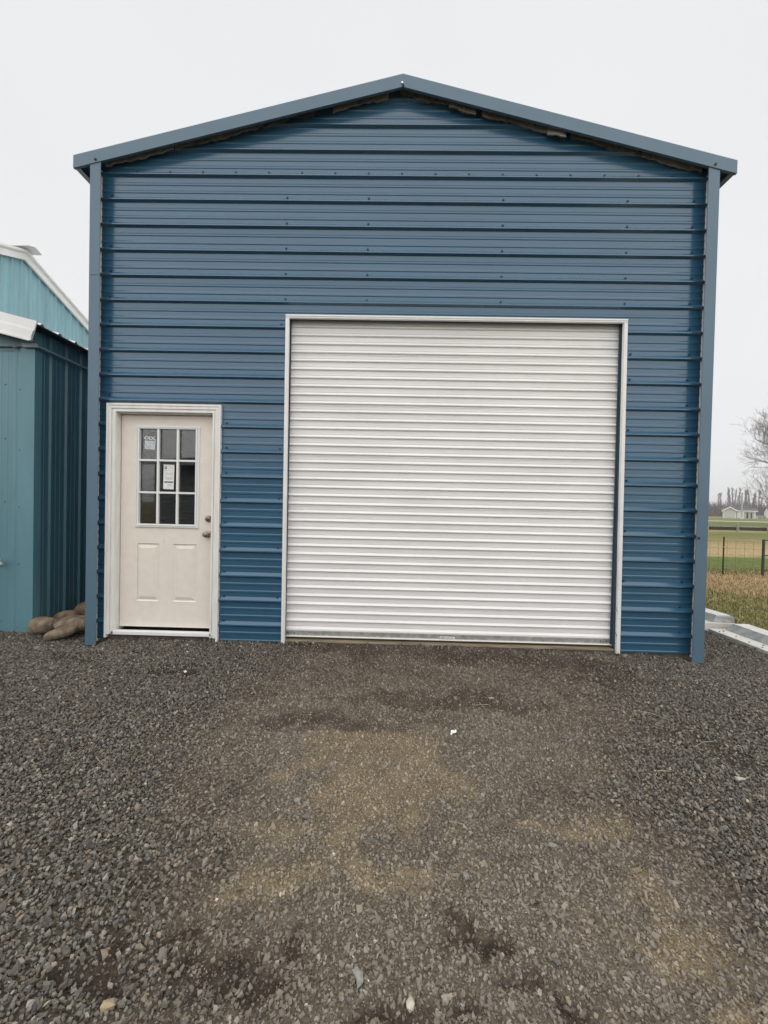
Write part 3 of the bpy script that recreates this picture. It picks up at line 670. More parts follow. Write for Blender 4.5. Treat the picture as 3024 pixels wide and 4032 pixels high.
# white trim: two legs and a head
def trim_leg(xa, xb, z0, z1):
    lo, hi = min(xa, xb), max(xa, xb)
    m = MB(); m.box(lo, hi, -.024, .003, z0, z1)
    s = (xb - xa); m.box(min(xa + s * .62, xa + s * .95), max(xa + s * .62, xa + s * .95), -.0275, -.0242, z0 + .001, z1 - .001)
    m.build('door_trim', 'white', rdoor, bevel=.002)
def skew(o, dx, z1):      # the legs lean by a few millimetres over their height
    for v in o.data.vertices: v.co.x += dx * (v.co.z / z1)
trim_leg(-1.012, -.979, .045, 3.031); skew(COL.objects[-1] if False else [o for o in garage.children_recursive if o.name.startswith('door_trim')][-1], -.012, 3.03)
trim_leg(2.086, 2.052, .038, 3.031); skew([o for o in garage.children_recursive if o.name.startswith('door_trim')][-1], -.020, 3.03)
MB().box(-1.024, 2.066, -.0245, .003, 3.032, 3.064).box(-1.023, 2.065, -.029, -.0247, 3.046, 3.062).build('door_trim', 'white', rdoor, bevel=.002)

# ------------------------------------------------------------------ teal shed to the left
shed = empty('teal_shed'); tag(shed, 'teal metal shed with white roof trim left of the blue garage', 'shed')
SX, SYF, SXL, SYB = -3.609, .265, -8.30, 8.0
RX = (SX + SXL) / 2; SL = .24; EZ = 2.99
# front wall: shallow vertical ribs
def vprof(a, bb, axis, plane, sgn, z0, z1f, pitch, phase, mname, name, parent, major=.016, minor=.004, wbase=.040, wtop=.020):
    """vertical ribbed sheet along an axis from a to bb"""
    pts = [(a, 0.0)]; k0 = math.floor((a - phase) / pitch); 
    t = phase + k0 * pitch
    while t < bb:
        for (c, hh, w0, w1) in ((t, major, wbase, wtop), (t + pitch * .36, minor, .022, .010), (t + pitch * .64, minor, .022, .010)):
            for (o_, q) in ((-w0 / 2, 0), (-w1 / 2, hh), (w1 / 2, hh), (w0 / 2, 0)):
                if a < c + o_ < bb: pts.append((c + o_, q))
        t += pitch
    pts.append((bb, 0.0)); pts.sort(); m = MB()
    for (p, h1), (q, h2) in zip(pts, pts[1:]):
        if q - p < 1e-6: continue
        if axis == 'x': m.quad((p, plane + sgn * h1, z0), (q, plane + sgn * h2, z0), (q, plane + sgn * h2, z1f(q)), (p, plane + sgn * h1, z1f(p)))
        else: m.quad((plane + sgn * h1, p, z0), (plane + sgn * h2, q, z0), (plane + sgn * h2, q, z1f(q)), (plane + sgn * h1, p, z1f(p)))
    return m.build(name, mname, parent)
gz = lambda xx: EZ + SL * (2.35 - abs(xx - RX)) + .02
vprof(SXL, SX - .134, 'x', SYF, -1, -.06, gz, .228, -3.80, 'teal', 'front_wall', shed, major=.004, minor=.002)
vprof(SYF + .07, SYB, 'y', SX, 1, -.06, lambda t: 3.02, .1955, .449, 'teal_shaded', 'side_wall', shed, major=.020, minor=.004, wbase=.044, wtop=.022)
MB().box(SX - .135, SX + .012, SYF - .012, SYF + .002, -.075, 3.0).box(SX + .002, SX + .012, SYF + .002, SYF + .070, -.075, 3.0).build('corner_trim', 'teal', shed)
MB().poly([(SXL, SYB, -.06), (SX, SYB, -.06), (SX, SYB, 3.0), (RX, SYB, 3.55), (SXL, SYB, 3.0)]).build('back_wall', 'teal', shed)
MB().quad((SXL, SYF, -.06), (SXL, SYB, -.06), (SXL, SYB, 3.0), (SXL, SYF, 3.0)).build('side_wall', 'teal', shed)
EX = SX + .125
for s in (1, -1):
    e = abs(EX - RX); m = MB(); za, ze = 3.028 + SL * e, 3.028
    n = 40; Ys = np.linspace(.155, SYB + .1, n)
    for a, bb in zip(Ys, Ys[1:]):
        pr = [(a, 0), (a + .03, 0), (a + .045, .020), (a + .065, .020), (a + .08, 0), (bb, 0)]
        for (p, h1), (q, h2) in zip(pr, pr[1:]):
            m.quad((RX, p, za + h1), (RX + s * e, p, ze + h1), (RX + s * e, q, ze + h2), (RX, q, za + h2))
            m.quad((RX, p, za + h1 - .006), (RX, q, za + h2 - .006), (RX + s * e, q, ze + h2 - .006), (RX + s * e, p, ze + h1 - .006))
            m.quad((RX + s * e, p, ze + h1 - .006), (RX + s * e, q, ze + h2 - .006), (RX + s * e, q, ze + h2), (RX + s * e, p, ze + h1))
    m.build('roof_sheet', 'whitetrim', shed)
    # white rake trim in two steps
    m = MB()
    def rb(y0, y1, a, bb, dx=0):
        e2 = e + dx
        m.prism([(RX, y0, za + a), (RX, y1, za + a), (RX, y1, za + bb), (RX, y0, za + bb)], [(RX + s * e2, y0, za - SL * e2 + a), (RX + s * e2, y1, za - SL * e2 + a), (RX + s * (e2 + .03), y1, za - SL * e2 + bb), (RX + s * (e2 + .03), y0, za - SL * e2 + bb)])
    rb(.138, .150, -.085, .012, -.018); rb(.128, .150, -.180, -.088, -.045); rb(.118, .150, -.192, -.1805, -.050)
    m.build('rake_trim', 'whitetrim', shed)
    MB().quad((RX + s * e, .15, ze - .012), (RX + s * (e - .16), .15, ze + .025), (RX + s * (e - .16), SYB, ze + .025), (RX + s * e, SYB, ze - .012)).build('soffit', 'blue_dark', shed)
# gable boarding between wall and rake
m = MB(); m.poly([(SXL, SYF - .006, 2.80), (SX, SYF - .006, 2.80), (SX, SYF - .006, 2.98), (RX, SYF - .006, 3.55), (SXL, SYF - .006, 2.98)]); m.build('gable_board', 'teal_shaded', shed)
# conduit with a corner fitting
m = MB().tube((-8.2, SYF - .022, 2.847), (-3.70, SYF - .022, 2.847), .0135, n=10); m.build('conduit', 'conduit', shed, True)
m = MB().tube((SX + .040, SYF - .02, 2.847), (SX + .040, SYB - .2, 2.847), .0135, n=10); m.build('conduit', 'conduit_dark', shed, True)  # side run coloured darker than the front run
MB().box(-3.700, SX + .052, SYF - .045, SYF - .0125, 2.825, 2.868).build('conduit_fitting', 'conduit', shed, bevel=.006)
for xx in (-3.78, -4.4): MB().box(xx - .015, xx + .015, SYF - .040, SYF - .005, 2.826, 2.832).build('conduit_strap', 'conduit', shed)
# tap and hose on the front
m = MB().tube((-3.99, SYF - .05, .70), (-3.885, SYF - .05, .690), .011, n=8).tube((-3.895, SYF - .05, .695), (-3.868, SYF - .05, .662), .015, .017, n=8).tube((-3.99, SYF - .05, .70), (-3.99, SYF, .70), .012, n=8).tube((-3.89, SYF - .05, .70), (-3.885, SYF - .05, .722), .006, n=6)
m.lathe((-3.885, SYF - .05, .722), (0, 0, 1), [(0, .014), (.006, .014)], 8); m.build('garden_tap', 'conduit', shed, True)
for (xx, z) in ((-3.746, .676), (-3.752, .042), (-3.928, .096), (-3.745, 1.25), (-3.745, 1.82), (-3.745, 2.42), (-3.90, 1.3), (-3.90, 1.93), (-3.90, 2.47)): share('screw', sme_small, shed, (xx, SYF - .012 if xx > -3.76 else SYF - .004, z))

# ------------------------------------------------------------------ pale aqua barn behind
barn = empty('aqua_barn'); tag(barn, 'pale aqua metal barn gable with white trim rising behind the teal shed', 'barn')
BX, BYR, BZ, BS = -8.66, 5.287, 6.86, .41
bz = lambda t: BZ - BS * abs(t - BYR)
vprof(.6, 10.0, 'y', BX, 1, 0, bz, .2286, 5.262, 'aqua', 'gable_wall', barn, major=.034, minor=.004, wbase=.07, wtop=.030)
MB().quad((-20, .6, 0), (BX, .6, 0), (BX, .6, bz(.6)), (-20, .6, bz(.6))).build('side_wall', 'aqua', barn)
MB().quad((-20, 10, 0), (BX, 10, 0), (BX, 10, bz(10)), (-20, 10, bz(10))).build('side_wall', 'aqua', barn)
MB().poly([(-20, .6, 0), (-20, 10, 0), (-20, 10, bz(10)), (-20, BYR, BZ), (-20, .6, bz(.6))]).build('back_wall', 'aqua', barn)
for s in (-1, 1):
    e = 4.95
    MB().prism([(-20, BYR, BZ + .20), (-20, BYR + s * e, BZ + .20 - BS * e), (-20, BYR + s * e, BZ + .16 - BS * e), (-20, BYR, BZ + .16)],
               [(-8.52, BYR, BZ + .20), (-8.52, BYR + s * e, BZ + .20 - BS * e), (-8.52, BYR + s * e, BZ + .16 - BS * e), (-8.52, BYR, BZ + .16)]).build('roof_sheet', 'whitetrim', barn)
    m = MB()
    def rb2(x0, x1, a, bb): m.prism([(x0, BYR, BZ + a), (x1, BYR, BZ + a), (x1, BYR, BZ + bb), (x0, BYR, BZ + bb)], [(x0, BYR + s * e, BZ + a - BS * e), (x1, BYR + s * e, BZ + a - BS * e), (x1, BYR + s * e, BZ + bb - BS * e), (x0, BYR + s * e, BZ + bb - BS * e)])
    rb2(-8.62, -8.565, -.02, .135); rb2(-8.62, -8.54, .138, .215)
    m.build('rake_trim', 'whitetrim', barn)
m = MB()
for s in (-1, 1): m.prism([(-20, BYR, BZ + .275), (-20, BYR + s * .17, BZ + .205), (-20, BYR + s * .17, BZ + .200), (-20, BYR, BZ + .265)], [(-8.34, BYR, BZ + .275), (-8.34, BYR + s * .17, BZ + .205), (-8.34, BYR + s * .17, BZ + .200), (-8.34, BYR, BZ + .265)])
m.build('ridge_cap', 'whitetrim', barn)

# ------------------------------------------------------------------ river rocks by the shed corner
def boulder(c, r, rot, seed, label, name='river_rock', m='rock', group=None, sub=3, amp=.17):
    rr = np.random.default_rng(seed)
    bm_v = []; t = (1 + 5 ** .5) / 2
    import bmesh
    bm = bmesh.new(); bmesh.ops.create_icosphere(bm, subdivisions=sub, radius=1.0)
    dirs = rr.normal(0, 1, (7, 3)); dirs /= np.linalg.norm(dirs, axis=1)[:, None]; amps = rr.uniform(-amp, amp * 1.3, 7)
    for v in bm.verts:
        p = np.array(v.co); k = 1 + sum(a * math.exp(-3 * (1 - float(p @ d))) * 2 for a, d in zip(amps, dirs))
        sq = np.sign(p) * np.abs(p) ** .92; sq[2] = max(sq[2], -.72); sq = sq * (1 + .035 * math.sin(9 * p[0] + seed) * math.sin(8 * p[1] + 2 * seed) * math.sin(7 * p[2]))
        v.co = Vector(tuple(sq * k * np.array(r)))
    me = bpy.data.meshes.new(name); bm.to_mesh(me); bm.free(); me.materials.append(M[m])
    me.polygons.foreach_set('use_smooth', [True] * len(me.polygons))
    o = bpy.data.objects.new(name, me); COL.objects.link(o); o.location = c; o.rotation_euler = rot
    tag(o, label, 'rock', group); return o
RG = 'river rocks piled at the shed corner'
boulder((-3.450, .205, .072), (.112, .085, .066), (0, .08, .1), 1, 'rounded tan river rock leftmost of the pile at the shed corner', group=RG)
boulder((-3.125, .235, .085), (.170, .10, .070), (.05, -.10, -.1), 2, 'largest long tan river rock resting against the garage corner', group=RG)
boulder((-3.205, .085, .042), (.115, .065, .046), (.1, -.28, .15), 3, 'flat tan river rock lying in front of the rock pile', group=RG)
boulder((-3.235, .66, .170), (.105, .08, .165), (0, .06, .2), 4, 'upright brown river rock standing at the back of the pile', group=RG)
boulder((-3.46, .47, .07), (.11, .085, .075), (0, -.1, .3), 5, 'brown river rock half hidden behind the leftmost one', group=RG)
boulder((-3.36, .70, .100), (.14, .09, .10), (.1, -.15, .4), 6, 'dark shaded river rock deepest in the gap behind the pile', group=RG)

# ------------------------------------------------------------------ concrete kerbs
def kerb(x, y0, y1, z, rz, label, seed):
    k = empty('concrete_kerb'); L = y1 - y0; k.location = (x, y0, z); k.rotation_euler = (0, 0, rz)
    MB().box(0, .405, 0, L, -.12, .022).build('base', 'concrete', k, bevel=.006)
    MB().prism([(.160, .03, .0225), (.404, 0, .0225), (.404, 0, .090), (.225, .05, .090)], [(.160, L - .03, .0225), (.404, L, .0225), (.404, L, .090), (.225, L - .05, .090)]).build('face', 'concrete_face', k, bevel=.008)  # same concrete; shade on the slope put in as a greyer colour
    MB().box(.228, .402, .052, L - .052, .0905, .098).build('top', 'concrete', k, bevel=.003)
    tag(k, label, 'kerb', 'concrete kerbs beside the gravel'); return k
kerb(3.630, -1.15, .90, 0.0, 0.0, 'nearer pale concrete kerb block at the right frame edge', 1)
kerb(3.600, .955, 2.95, .045, math.radians(4), 'farther raised concrete kerb block behind the garage corner post', 2)

for i, (kx, ky) in enumerate(((3.66, .78), (3.70, .62), (3.68, .45), (3.74, .36), (3.67, .30), (3.70, .12), (3.76, .02), (3.72, .80))):
    sh, f = stone_shapes(1, 'cube'); m = MB(); m.v = [tuple(q * .0075 + np.array([kx, ky, .026])) for q in sh[0]]; m.f = [tuple(int(j) for j in q) for q in f]
    tag(m.build('kerb_pebble', 'dark_concrete'), 'dark pebble strewn on the pale kerb foot', 'pebble', 'pebbles on the kerb foot')

# ------------------------------------------------------------------ grass blades on the near pasture
n = 42000
gx = RNG.uniform(4.02, 9.5, n); gy = RNG.uniform(-.6, 6.0, n); keep = (gx < 4.0 + (gy + 1.5) * 1.25)
gx, gy = gx[keep], gy[keep]; n = len(gx)
a = RNG.uniform(0, 2 * np.pi, n); hgt = RNG.uniform(.015, .040, n) * (1 + .5 * fbm(gx, gy, .5, 3, 9)); w = RNG.uniform(.004, .008, n); lean = RNG.uniform(.2, .9, n) * hgt
P0 = np.stack([gx - np.sin(a) * w, gy + np.cos(a) * w, np.zeros(n)], 1); P1 = np.stack([gx + np.sin(a) * w, gy - np.cos(a) * w, np.zeros(n)], 1)
P2 = np.stack([gx + np.cos(a) * lean, gy + np.sin(a) * lean, hgt], 1)
V = np.stack([P0, P1, P2], 1).reshape(-1, 3); F = np.arange(3 * n).reshape(-1, 3)
dead = smooth(.35, .65, fbm(gx, gy, .6, 4, 17) * .7 + .42 * smooth(1.5, 4.2, gy) - .02)[:, None]
dead = np.where(gy[:, None] > 4.95, dead * .25, dead)
gc = (1 - dead) * np.array([.210, .205, .080]) + dead * np.array([.400, .300, .170]); gc = gc * np.exp(RNG.normal(0, .3, (n, 1)))
M['grass'] = mat('grass blades', (1, 1, 1), 0.8, spec=0.2, attr='tint')
go = np_mesh('grass', V, F, 'grass', 3, np.repeat(gc, 3, 0), 'tint'); tag(go, 'short half dead winter grass beyond the kerb', 'grass', kind='stuff')

# ------------------------------------------------------------------ wire fence and gate
fence = empty('wire_fence'); tag(fence, 'low wire stock fence on a slim steel post in the pasture', 'fence')
def tpost(p, h, r, parent):
    m = MB().box(p[0] - r, p[0] + r, p[1] - r * .4, p[1] + r * .4, -.1, h).box(p[0] - r * .3, p[0] + r * .3, p[1] - r * 1.4, p[1] - r * .41, -.1, h)
    return m.build('post', 'rust_post', parent)
f0, f1 = Vector((5.2, 5.55)), Vector((8.06, 4.92)); fd = f1 - f0
for t in (.05, .755): q = f0 + fd * t; tpost((q.x, q.y), .83, .013, fence)
q = f0 + fd * .755
MB().box(q.x - .03, q.x + .07, q.y - .04, q.y - .03, .60, .625).build('post_clip', 'stem', fence)
m = MB()
for h in (.06, .18, .30, .44, .58, .74): m.tube((f0.x, f0.y, h), (f1.x, f1.y, h), .0022, n=4, cap=False)
for i in range(0, 19):
    p = f0 + fd * (i / 18); m.tube((p.x, p.y, .05), (p.x, p.y, .75), .0020, n=4, cap=False)
m.build('wire_mesh', 'wire', fence)
gate = empty('pipe_gate'); tag(gate, 'dark pipe gate with square top corner at the right frame edge', 'gate')
MB().box(8.05, 8.085, 4.89, 4.925, -.1, .80).build('gate_post', 'rust_post', gate)
for z in (.785, .46, .14): MB().tube((8.08, 4.905, z), (11.0, 4.35, z), .011, n=8).build('gate_rail', 'rust_post', gate)
MB().tube((9.5, 4.635, .14), (9.5, 4.635, .80), .016, n=8).build('gate_brace', 'rust_post', gate); MB().tube((11.0, 4.35, -.1), (11.0, 4.35, .84), .03, n=8).build('gate_post', 'rust_post', gate)

# ------------------------------------------------------------------ far side of the pasture
def polar(px, dist):       # a ground position dist metres out along a horizontal bearing given as tangent
    d = Vector((fw.x, fw.y)).normalized(); r = Vector((d.y, -d.x)); return Vector((CAM.x, CAM.y)) + d * dist + r * dist * px
rail = empty('rail_fence'); tag(rail, 'long low dark rail fence with pale posts across the pasture', 'fence')
A = polar(.62, 31.0); B = polar(1.25, 29.5); dv = B - A
nrx, nry = -dv.normalized().y * .24, dv.normalized().x * .24
for i in range(9):
    p = A + dv * (i / 8 - .02); MB().box(p.x - .06 - nrx, p.x + .06 - nrx, p.y - .06 - nry, p.y + .06 - nry, -.1, .66).build('post', 'wood_grey', rail)
u = dv.normalized(); nrm = Vector((-u.y, u.x)) * .04
m = MB(); a0, b0 = A - u * 2 - nrm * 3, B + u * 2 - nrm * 3
m.prism([(a0.x, a0.y, .08), (a0.x + nrm.x, a0.y + nrm.y, .08), (a0.x + nrm.x, a0.y + nrm.y, .34), (a0.x, a0.y, .34)], [(b0.x, b0.y, .08), (b0.x + nrm.x, b0.y + nrm.y, .08), (b0.x + nrm.x, b0.y + nrm.y, .34), (b0.x, b0.y, .34)]); m.build('rail', 'wood_dark', rail)
m = MB(); m.prism([(a0.x, a0.y, .35), (a0.x + nrm.x, a0.y + nrm.y, .35), (a0.x + nrm.x, a0.y + nrm.y, .40), (a0.x, a0.y, .40)], [(b0.x, b0.y, .35), (b0.x + nrm.x, b0.y + nrm.y, .35), (b0.x + nrm.x, b0.y + nrm.y, .40), (b0.x, b0.y, .40)]); m.build('rail', 'wood_grey', rail)
# pale gravel lane
A = polar(.5, 78); B = polar(1.5, 74); dv = (B - A).normalized(); nn = Vector((-dv.y, dv.x)) * 2.2
tag(MB().quad((A.x - nn.x, A.y - nn.y, -.06), (B.x - nn.x, B.y - nn.y, -.06), (B.x + nn.x, B.y + nn.y, -.06), (A.x + nn.x, A.y + nn.y, -.06)).build('lane', 'concrete'), kind='structure')

def small_house(px, dist, w, dep, hw, hr, rz, label, name, wallm, roofm, gable_w=None):
    h = empty(name); c = polar(px, dist); h.location = (c.x, c.y, -.07); h.rotation_euler = (0, 0, rz); tag(h, label, 'house' if 'house' in name else 'shed')
    # long body, ridge along X
    MB().box(-w / 2, w / 2, -dep / 2, dep / 2, 0, hw).build('wall', wallm, h)
    for s in (-1, 1):
        MB().prism([(-w / 2 - .5, s * (dep / 2 + .5), hw), (-w / 2 - .5, 0, hw + hr), (-w / 2 - .5, 0, hw + hr + .15), (-w / 2 - .5, s * (dep / 2 + .5), hw + .15)],
                   [(w / 2 + .5, s * (dep / 2 + .5), hw), (w / 2 + .5, 0, hw + hr), (w / 2 + .5, 0, hw + hr + .15), (w / 2 + .5, s * (dep / 2 + .5), hw + .15)]).build('roof', roofm, h)
    MB().box(-w / 2 - .55, w / 2 + .55, -dep / 2 - .58, -dep / 2 - .5, hw - .06, hw + .22).build('fascia', 'whitetrim', h)
    for s in (-1, 1): MB().poly([(s * (w / 2 - .0), -dep / 2, hw), (s * (w / 2), dep / 2, hw), (s * (w / 2), 0, hw + hr)]).build('gable', wallm, h)
    return h
fs = small_house(.922, 140, 8.6, 4.6, 2.55, 1.0, math.radians(-38), 'small pale field shed with white gable trim beyond the pasture', 'field_shed', 'houses', 'roofgrey')
# projecting gable bay of the far shed
m = MB().box(-4.3, -1.0, -4.6, -2.3, 0, 2.55); m.poly([(-4.3, -4.6, 2.55), (-1.0, -4.6, 2.55), (-2.65, -4.6, 3.75)]); m.build('gable_bay', 'houses', fs)
for s in (-1, 1):
    MB().prism([(-2.65, -5.0, 3.80), (-2.65 + s * 2.1, -5.0, 2.35), (-2.65 + s * 2.1, -5.0, 2.72), (-2.65, -5.0, 4.15)], [(-2.65, -.5, 3.80), (-2.65 + s * 2.1, -.5, 2.35), (-2.65 + s * 2.1, -.5, 2.72), (-2.65, -.5, 4.15)]).build('bay_roof', 'roofgrey', fs)
    MB().prism([(-2.65, -5.10, 3.80), (-2.65 + s * 2.15, -5.10, 2.32), (-2.65 + s * 2.15, -5.10, 2.76), (-2.65, -5.10, 4.20)], [(-2.65, -5.02, 3.80), (-2.65 + s * 2.15, -5.02, 2.32), (-2.65 + s * 2.15, -5.02, 2.76), (-2.65, -5.02, 4.20)]).build('rake_board', 'whitetrim', fs)
MB().box(-.6, 1.2, -2.40, -2.32, .1, 2.3).build('door', 'whitetrim', fs)
MB().box(1.9, 2.4, -2.40, -2.32, .1, 2.1).build('door', 'wood_dark', fs); MB().box(3.0, 3.4, -2.40, -2.32, .1, 2.0).build('door', 'wood_dark', fs)
for xx in (-4.2, -1.1, 4.1): MB().box(xx - .1, xx + .1, -4.66 if xx < 0 else -2.42, -4.61 if xx < 0 else -2.31, 0, 2.5).build('post', 'whitetrim', fs)
small_house(1.035, 190, 11, 8, 3.0, 2.6, math.radians(-30), 'grey roofed white house behind the bare tree', 'far_house', 'whitetrim', 'roofgrey')
small_house(.915, 230, 13, 9, 3.4, 3.2, math.radians(-20), 'grey roof of a house showing above the field shed', 'roofed_house', 'housewall', 'roofgrey')
# light pole
lp = empty('light_pole'); c = polar(.930, 128); lp.location = (c.x, c.y, -.07); tag(lp, 'tall pale light pole in front of the field shed', 'light pole')
MB().tube((0, 0, 0), (0, 0, 8.6), .24, .17, 8).build('pole', 'concrete_face', lp); MB().box(-1.0, .15, -.18, .18, 8.45, 8.65).build('lamp_head', 'wood_grey', lp); MB().box(-.35, .35, -.35, .35, 0, .5).build('base', 'concrete', lp)
# picnic tables
for (px, d, lab) in ((.968, 142, 'grey picnic table right of the field shed'), (.980, 148, 'farther grey picnic table beside the far house')):
    t = empty('picnic_table'); c = polar(px, d); t.location = (c.x, c.y, -.07); t.rotation_euler = (0, 0, -.4); tag(t, lab, 'table')
    MB().box(-1.6, 1.6, -.5, .5, .95, 1.1).build('table_top', 'housewall', t)
    for s in (-1, 1): MB().box(-1.6, 1.6, s * .95 - .2, s * .95 + .2, .5, .6).build('bench', 'housewall', t); MB().box(s * 1.2 - .08, s * 1.2 + .08, -.9, .9, 0, .94).build('leg', 'housewall', t)

# ------------------------------------------------------------------ trees
def branch_mesh(levels, rr, h, spread, r0, seg=4, sides=4, upness=.35, trunk_frac=.25, kids=(9, 6, 6, 5), minr=.012, lens=(1, .52, .30, .17, .10)):
    m = MB(); T = MB()
    def grow(p, d, L, r, lv, mb):
        n = seg if lv < 2 else (3 if lv == 2 else 2); pts = [p]; dirs = [d]
        for i in range(n):
            j = .16 if lv else .05; d = (d + Vector((rr.gauss(0, j), rr.gauss(0, j), rr.gauss(0, .10) + upness * .12))).normalized()
            pts.append(pts[-1] + d * L / n); dirs.append(d)
        for i in range(n):
            ra = max(minr, r * (1 - .75 * i / n)); rb = max(minr, r * (1 - .75 * (i + 1) / n)); mb.tube(pts[i], pts[i + 1], ra, rb, sides if lv else 8, cap=False)
        if lv >= levels: return
        k = kids[min(lv, len(kids) - 1)]
        for j in range(k):
            t = (trunk_frac if lv == 0 else .15) + (1 - (trunk_frac if lv == 0 else .15)) * (j + rr.random()) / k
            i = min(n - 1, int(t * n)); q = pts[i].lerp(pts[i + 1], t * n - i)
            ang = rr.uniform(0, 2 * math.pi); dd = dirs[i + 1]; o1 = dd.orthogonal().normalized(); o2 = dd.cross(o1)
            out = (o1 * math.cos(ang) + o2 * math.sin(ang)); nd = (dd * rr.uniform(.5, .9) + out * spread * rr.uniform(.7, 1.2) + Vector((0, 0, upness * .5))).normalized()
            grow(q, nd, h * lens[lv + 1] * rr.uniform(.7, 1.15) * (1 - .35 * t if lv == 0 else 1), max(minr, r * (.5 if lv == 0 else .45) * (1 - .5 * t)), lv + 1, m)
    grow(Vector((0, 0, 0)), Vector((0, 0, 1)), h, r0, 0, T)
    return T, m
def tree(c, h, spread, r0, label, name, barkm, seed, levels=3, group=None, **kw):
    rr = random.Random(seed); T, Cn = branch_mesh(levels, rr, h, spread, r0, **kw)
    e = empty(name); e.location = (c.x, c.y, -.08); tag(e, label, 'tree', group)
    T.build('trunk', barkm, e); Cn.build('crown', barkm, e); return e
tree(polar(1.028, 62), 15.5, .80, .34, 'big bare spreading tree at the right edge of the frame', 'bare_tree', 'bark', 5, 4, kids=(18, 7, 6, 4), minr=.011, lens=(1, .30, .20, .12, .07), trunk_frac=.12, upness=.45)
# far poplars: three shapes copied along a row
protos = []
for s in range(3):
    rr = random.Random(40 + s); T, Cn = branch_mesh(2, rr, 22, .22, .22, kids=(46, 6), minr=.085, lens=(1, .16, .07), upness=1.2, trunk_frac=.12, sides=3)
    protos.append((T.mesh('trunk', 'poplar'), Cn.mesh('crown', 'poplar')))
PL = 'tall thin bare poplar in the hazy row behind the field shed'
rr = random.Random(9)
for px in (.868, .876, .894, .898, .903, .906, .911, .918, .924, .927, .933, .939, .9435, .951, .955, .9575, .962, .9665, .974, .9785):
    d = rr.uniform(330, 400); e = empty('poplar_tree'); c = polar(px, d); e.location = (c.x, c.y, -.1); sc = rr.uniform(.72, 1.12) * (d / 360); e.scale = (sc, sc, sc); e.rotation_euler = (0, 0, rr.uniform(0, 6))
    a, bb = protos[rr.randrange(3)]; share('trunk', a, e); share('crown', bb, e); tag(e, PL, 'tree', 'poplars on the horizon')
# brush along the far edge
m = MB(); rr = random.Random(3)
for i in range(8000):
    c = polar(rr.uniform(.80, 1.25), rr.uniform(205, 330)); hh = rr.uniform(2.5, 11) * (.6 + .4 * math.sin(c.x * .05) ** 2); w = rr.uniform(.07, .22)
    p = Vector((c.x, c.y, 0)); q = p + Vector((rr.gauss(0, .9), rr.gauss(0, .9), hh)); m.tube(p, q, w, .03, 3, cap=False)
    for k in range(3):
        t = rr.uniform(.3, .9); b0 = p.lerp(q, t); m.tube(b0, b0 + Vector((rr.gauss(0, .9), rr.gauss(0, .9), rr.uniform(.5, 1.8))), .05, .02, 3, cap=False)
o = m.build('brush', 'brush'); tag(o, 'leafless reddish brush and hedge along the far edge of the pasture', 'brush', kind='stuff')

# ------------------------------------------------------------------ house behind the camera, seen mirrored in the glass and the paint
hb = empty('grey_house'); tag(hb, 'grey house across the yard mirrored in the entry door panes', 'house')
HY = -13.0
m = MB()
for i in range(19): m.prism([(-10.35, HY, .1 + .15 * i), (-10.35, HY + .02, .1 + .15 * i), (-10.35, HY, .245 + .15 * i)], [(6.5, HY, .1 + .15 * i), (6.5, HY + .02, .1 + .15 * i), (6.5, HY, .245 + .15 * i)])
m.build('lap_siding', 'housewall', hb); MB().box(-10.35, 6.5, HY - 8, HY - .003, -.08, 3.04).build('wall', 'housewall', hb)
MB().prism([(-10.9, HY + .6, 3.05), (-10.9, HY - 4, 3.75), (-10.9, HY - 8.8, 3.05), (-10.9, HY - 4, 3.6)], [(7.2, HY + .6, 3.05), (7.2, HY - 4, 3.75), (7.2, HY - 8.8, 3.05), (7.2, HY - 4, 3.6)]).build('roof', 'roofgrey', hb)
MB().box(-10.9, 7.2, HY + .52, HY + .60, 2.90, 3.10).build('fascia', 'whitetrim', hb)
for (a, bb, z0, z1) in ((-8.4, -7.4, .2, 2.3), (-6.5, -4.8, 1.0, 2.3), (-1, 1, 1.0, 2.3), (3, 4.6, 1, 2.3)):
    w = MB().box(a - .1, bb + .1, HY + .021, HY + .06, z0 - .1, z1 + .1).build('window', 'whitetrim', hb); MB().box(a, bb, HY + .062, HY + .07, z0, z1).build('pane', 'ink', hb).parent = w
o = MB(); rr = random.Random(8)
for i in range(700):
    a = rr.uniform(0, 6.28); r = rr.random() ** .5 * 1.6; p = Vector((-12.6 + r * math.cos(a), -9.5 + r * math.sin(a), 0)); o.tube(p, p + Vector((rr.gauss(0, .4), rr.gauss(0, .4), rr.uniform(1, 2.9))), .02, .006, 3, cap=False)
o = o.build('brown_bush', 'bush'); tag(o, 'brown leafless bush beside the grey house mirrored in the lowest left pane', 'bush')

# ------------------------------------------------------------------ litter on the gravel
hgt1 = lambda xx, yy: float(height(np.array([xx]), np.array([yy]))[0])
def chip(xx, yy, r, seed, label, m, rot=(0, 0, 0), name='stone'):
    rr = np.random.default_rng(seed); shp, f = None, None
    t = (1 + 5 ** .5) / 2
    import bmesh
    bm = bmesh.new(); bmesh.ops.create_icosphere(bm, subdivisions=1, radius=1.0)
    for v in bm.verts: v.co = Vector(tuple((np.array(v.co) + rr.normal(0, .16, 3)) * np.array(r)))
    me = bpy.data.meshes.new(name); bm.to_mesh(me); bm.free(); me.materials.append(m)
    o = bpy.data.objects.new(name, me); COL.objects.link(o); o.location = (xx, yy, hgt1(xx, yy) + r[2] * .55 + .004); o.rotation_euler = rot; tag(o, label, 'stone'); return o
SG = mat('pale grey stone', (.25, .24, .215), .85, var=.2, vscale=90); SW = mat('cream stone', (.46, .42, .34), .85, var=.15, vscale=90); ST = mat('tan stone', (.33, .27, .17), .85, var=.2, vscale=80)
chip(-.095, -2.475, (.017, .024, .012), 3, 'blocky pale grey stone near the bottom centre of the gravel', SG, (0, .1, .5))
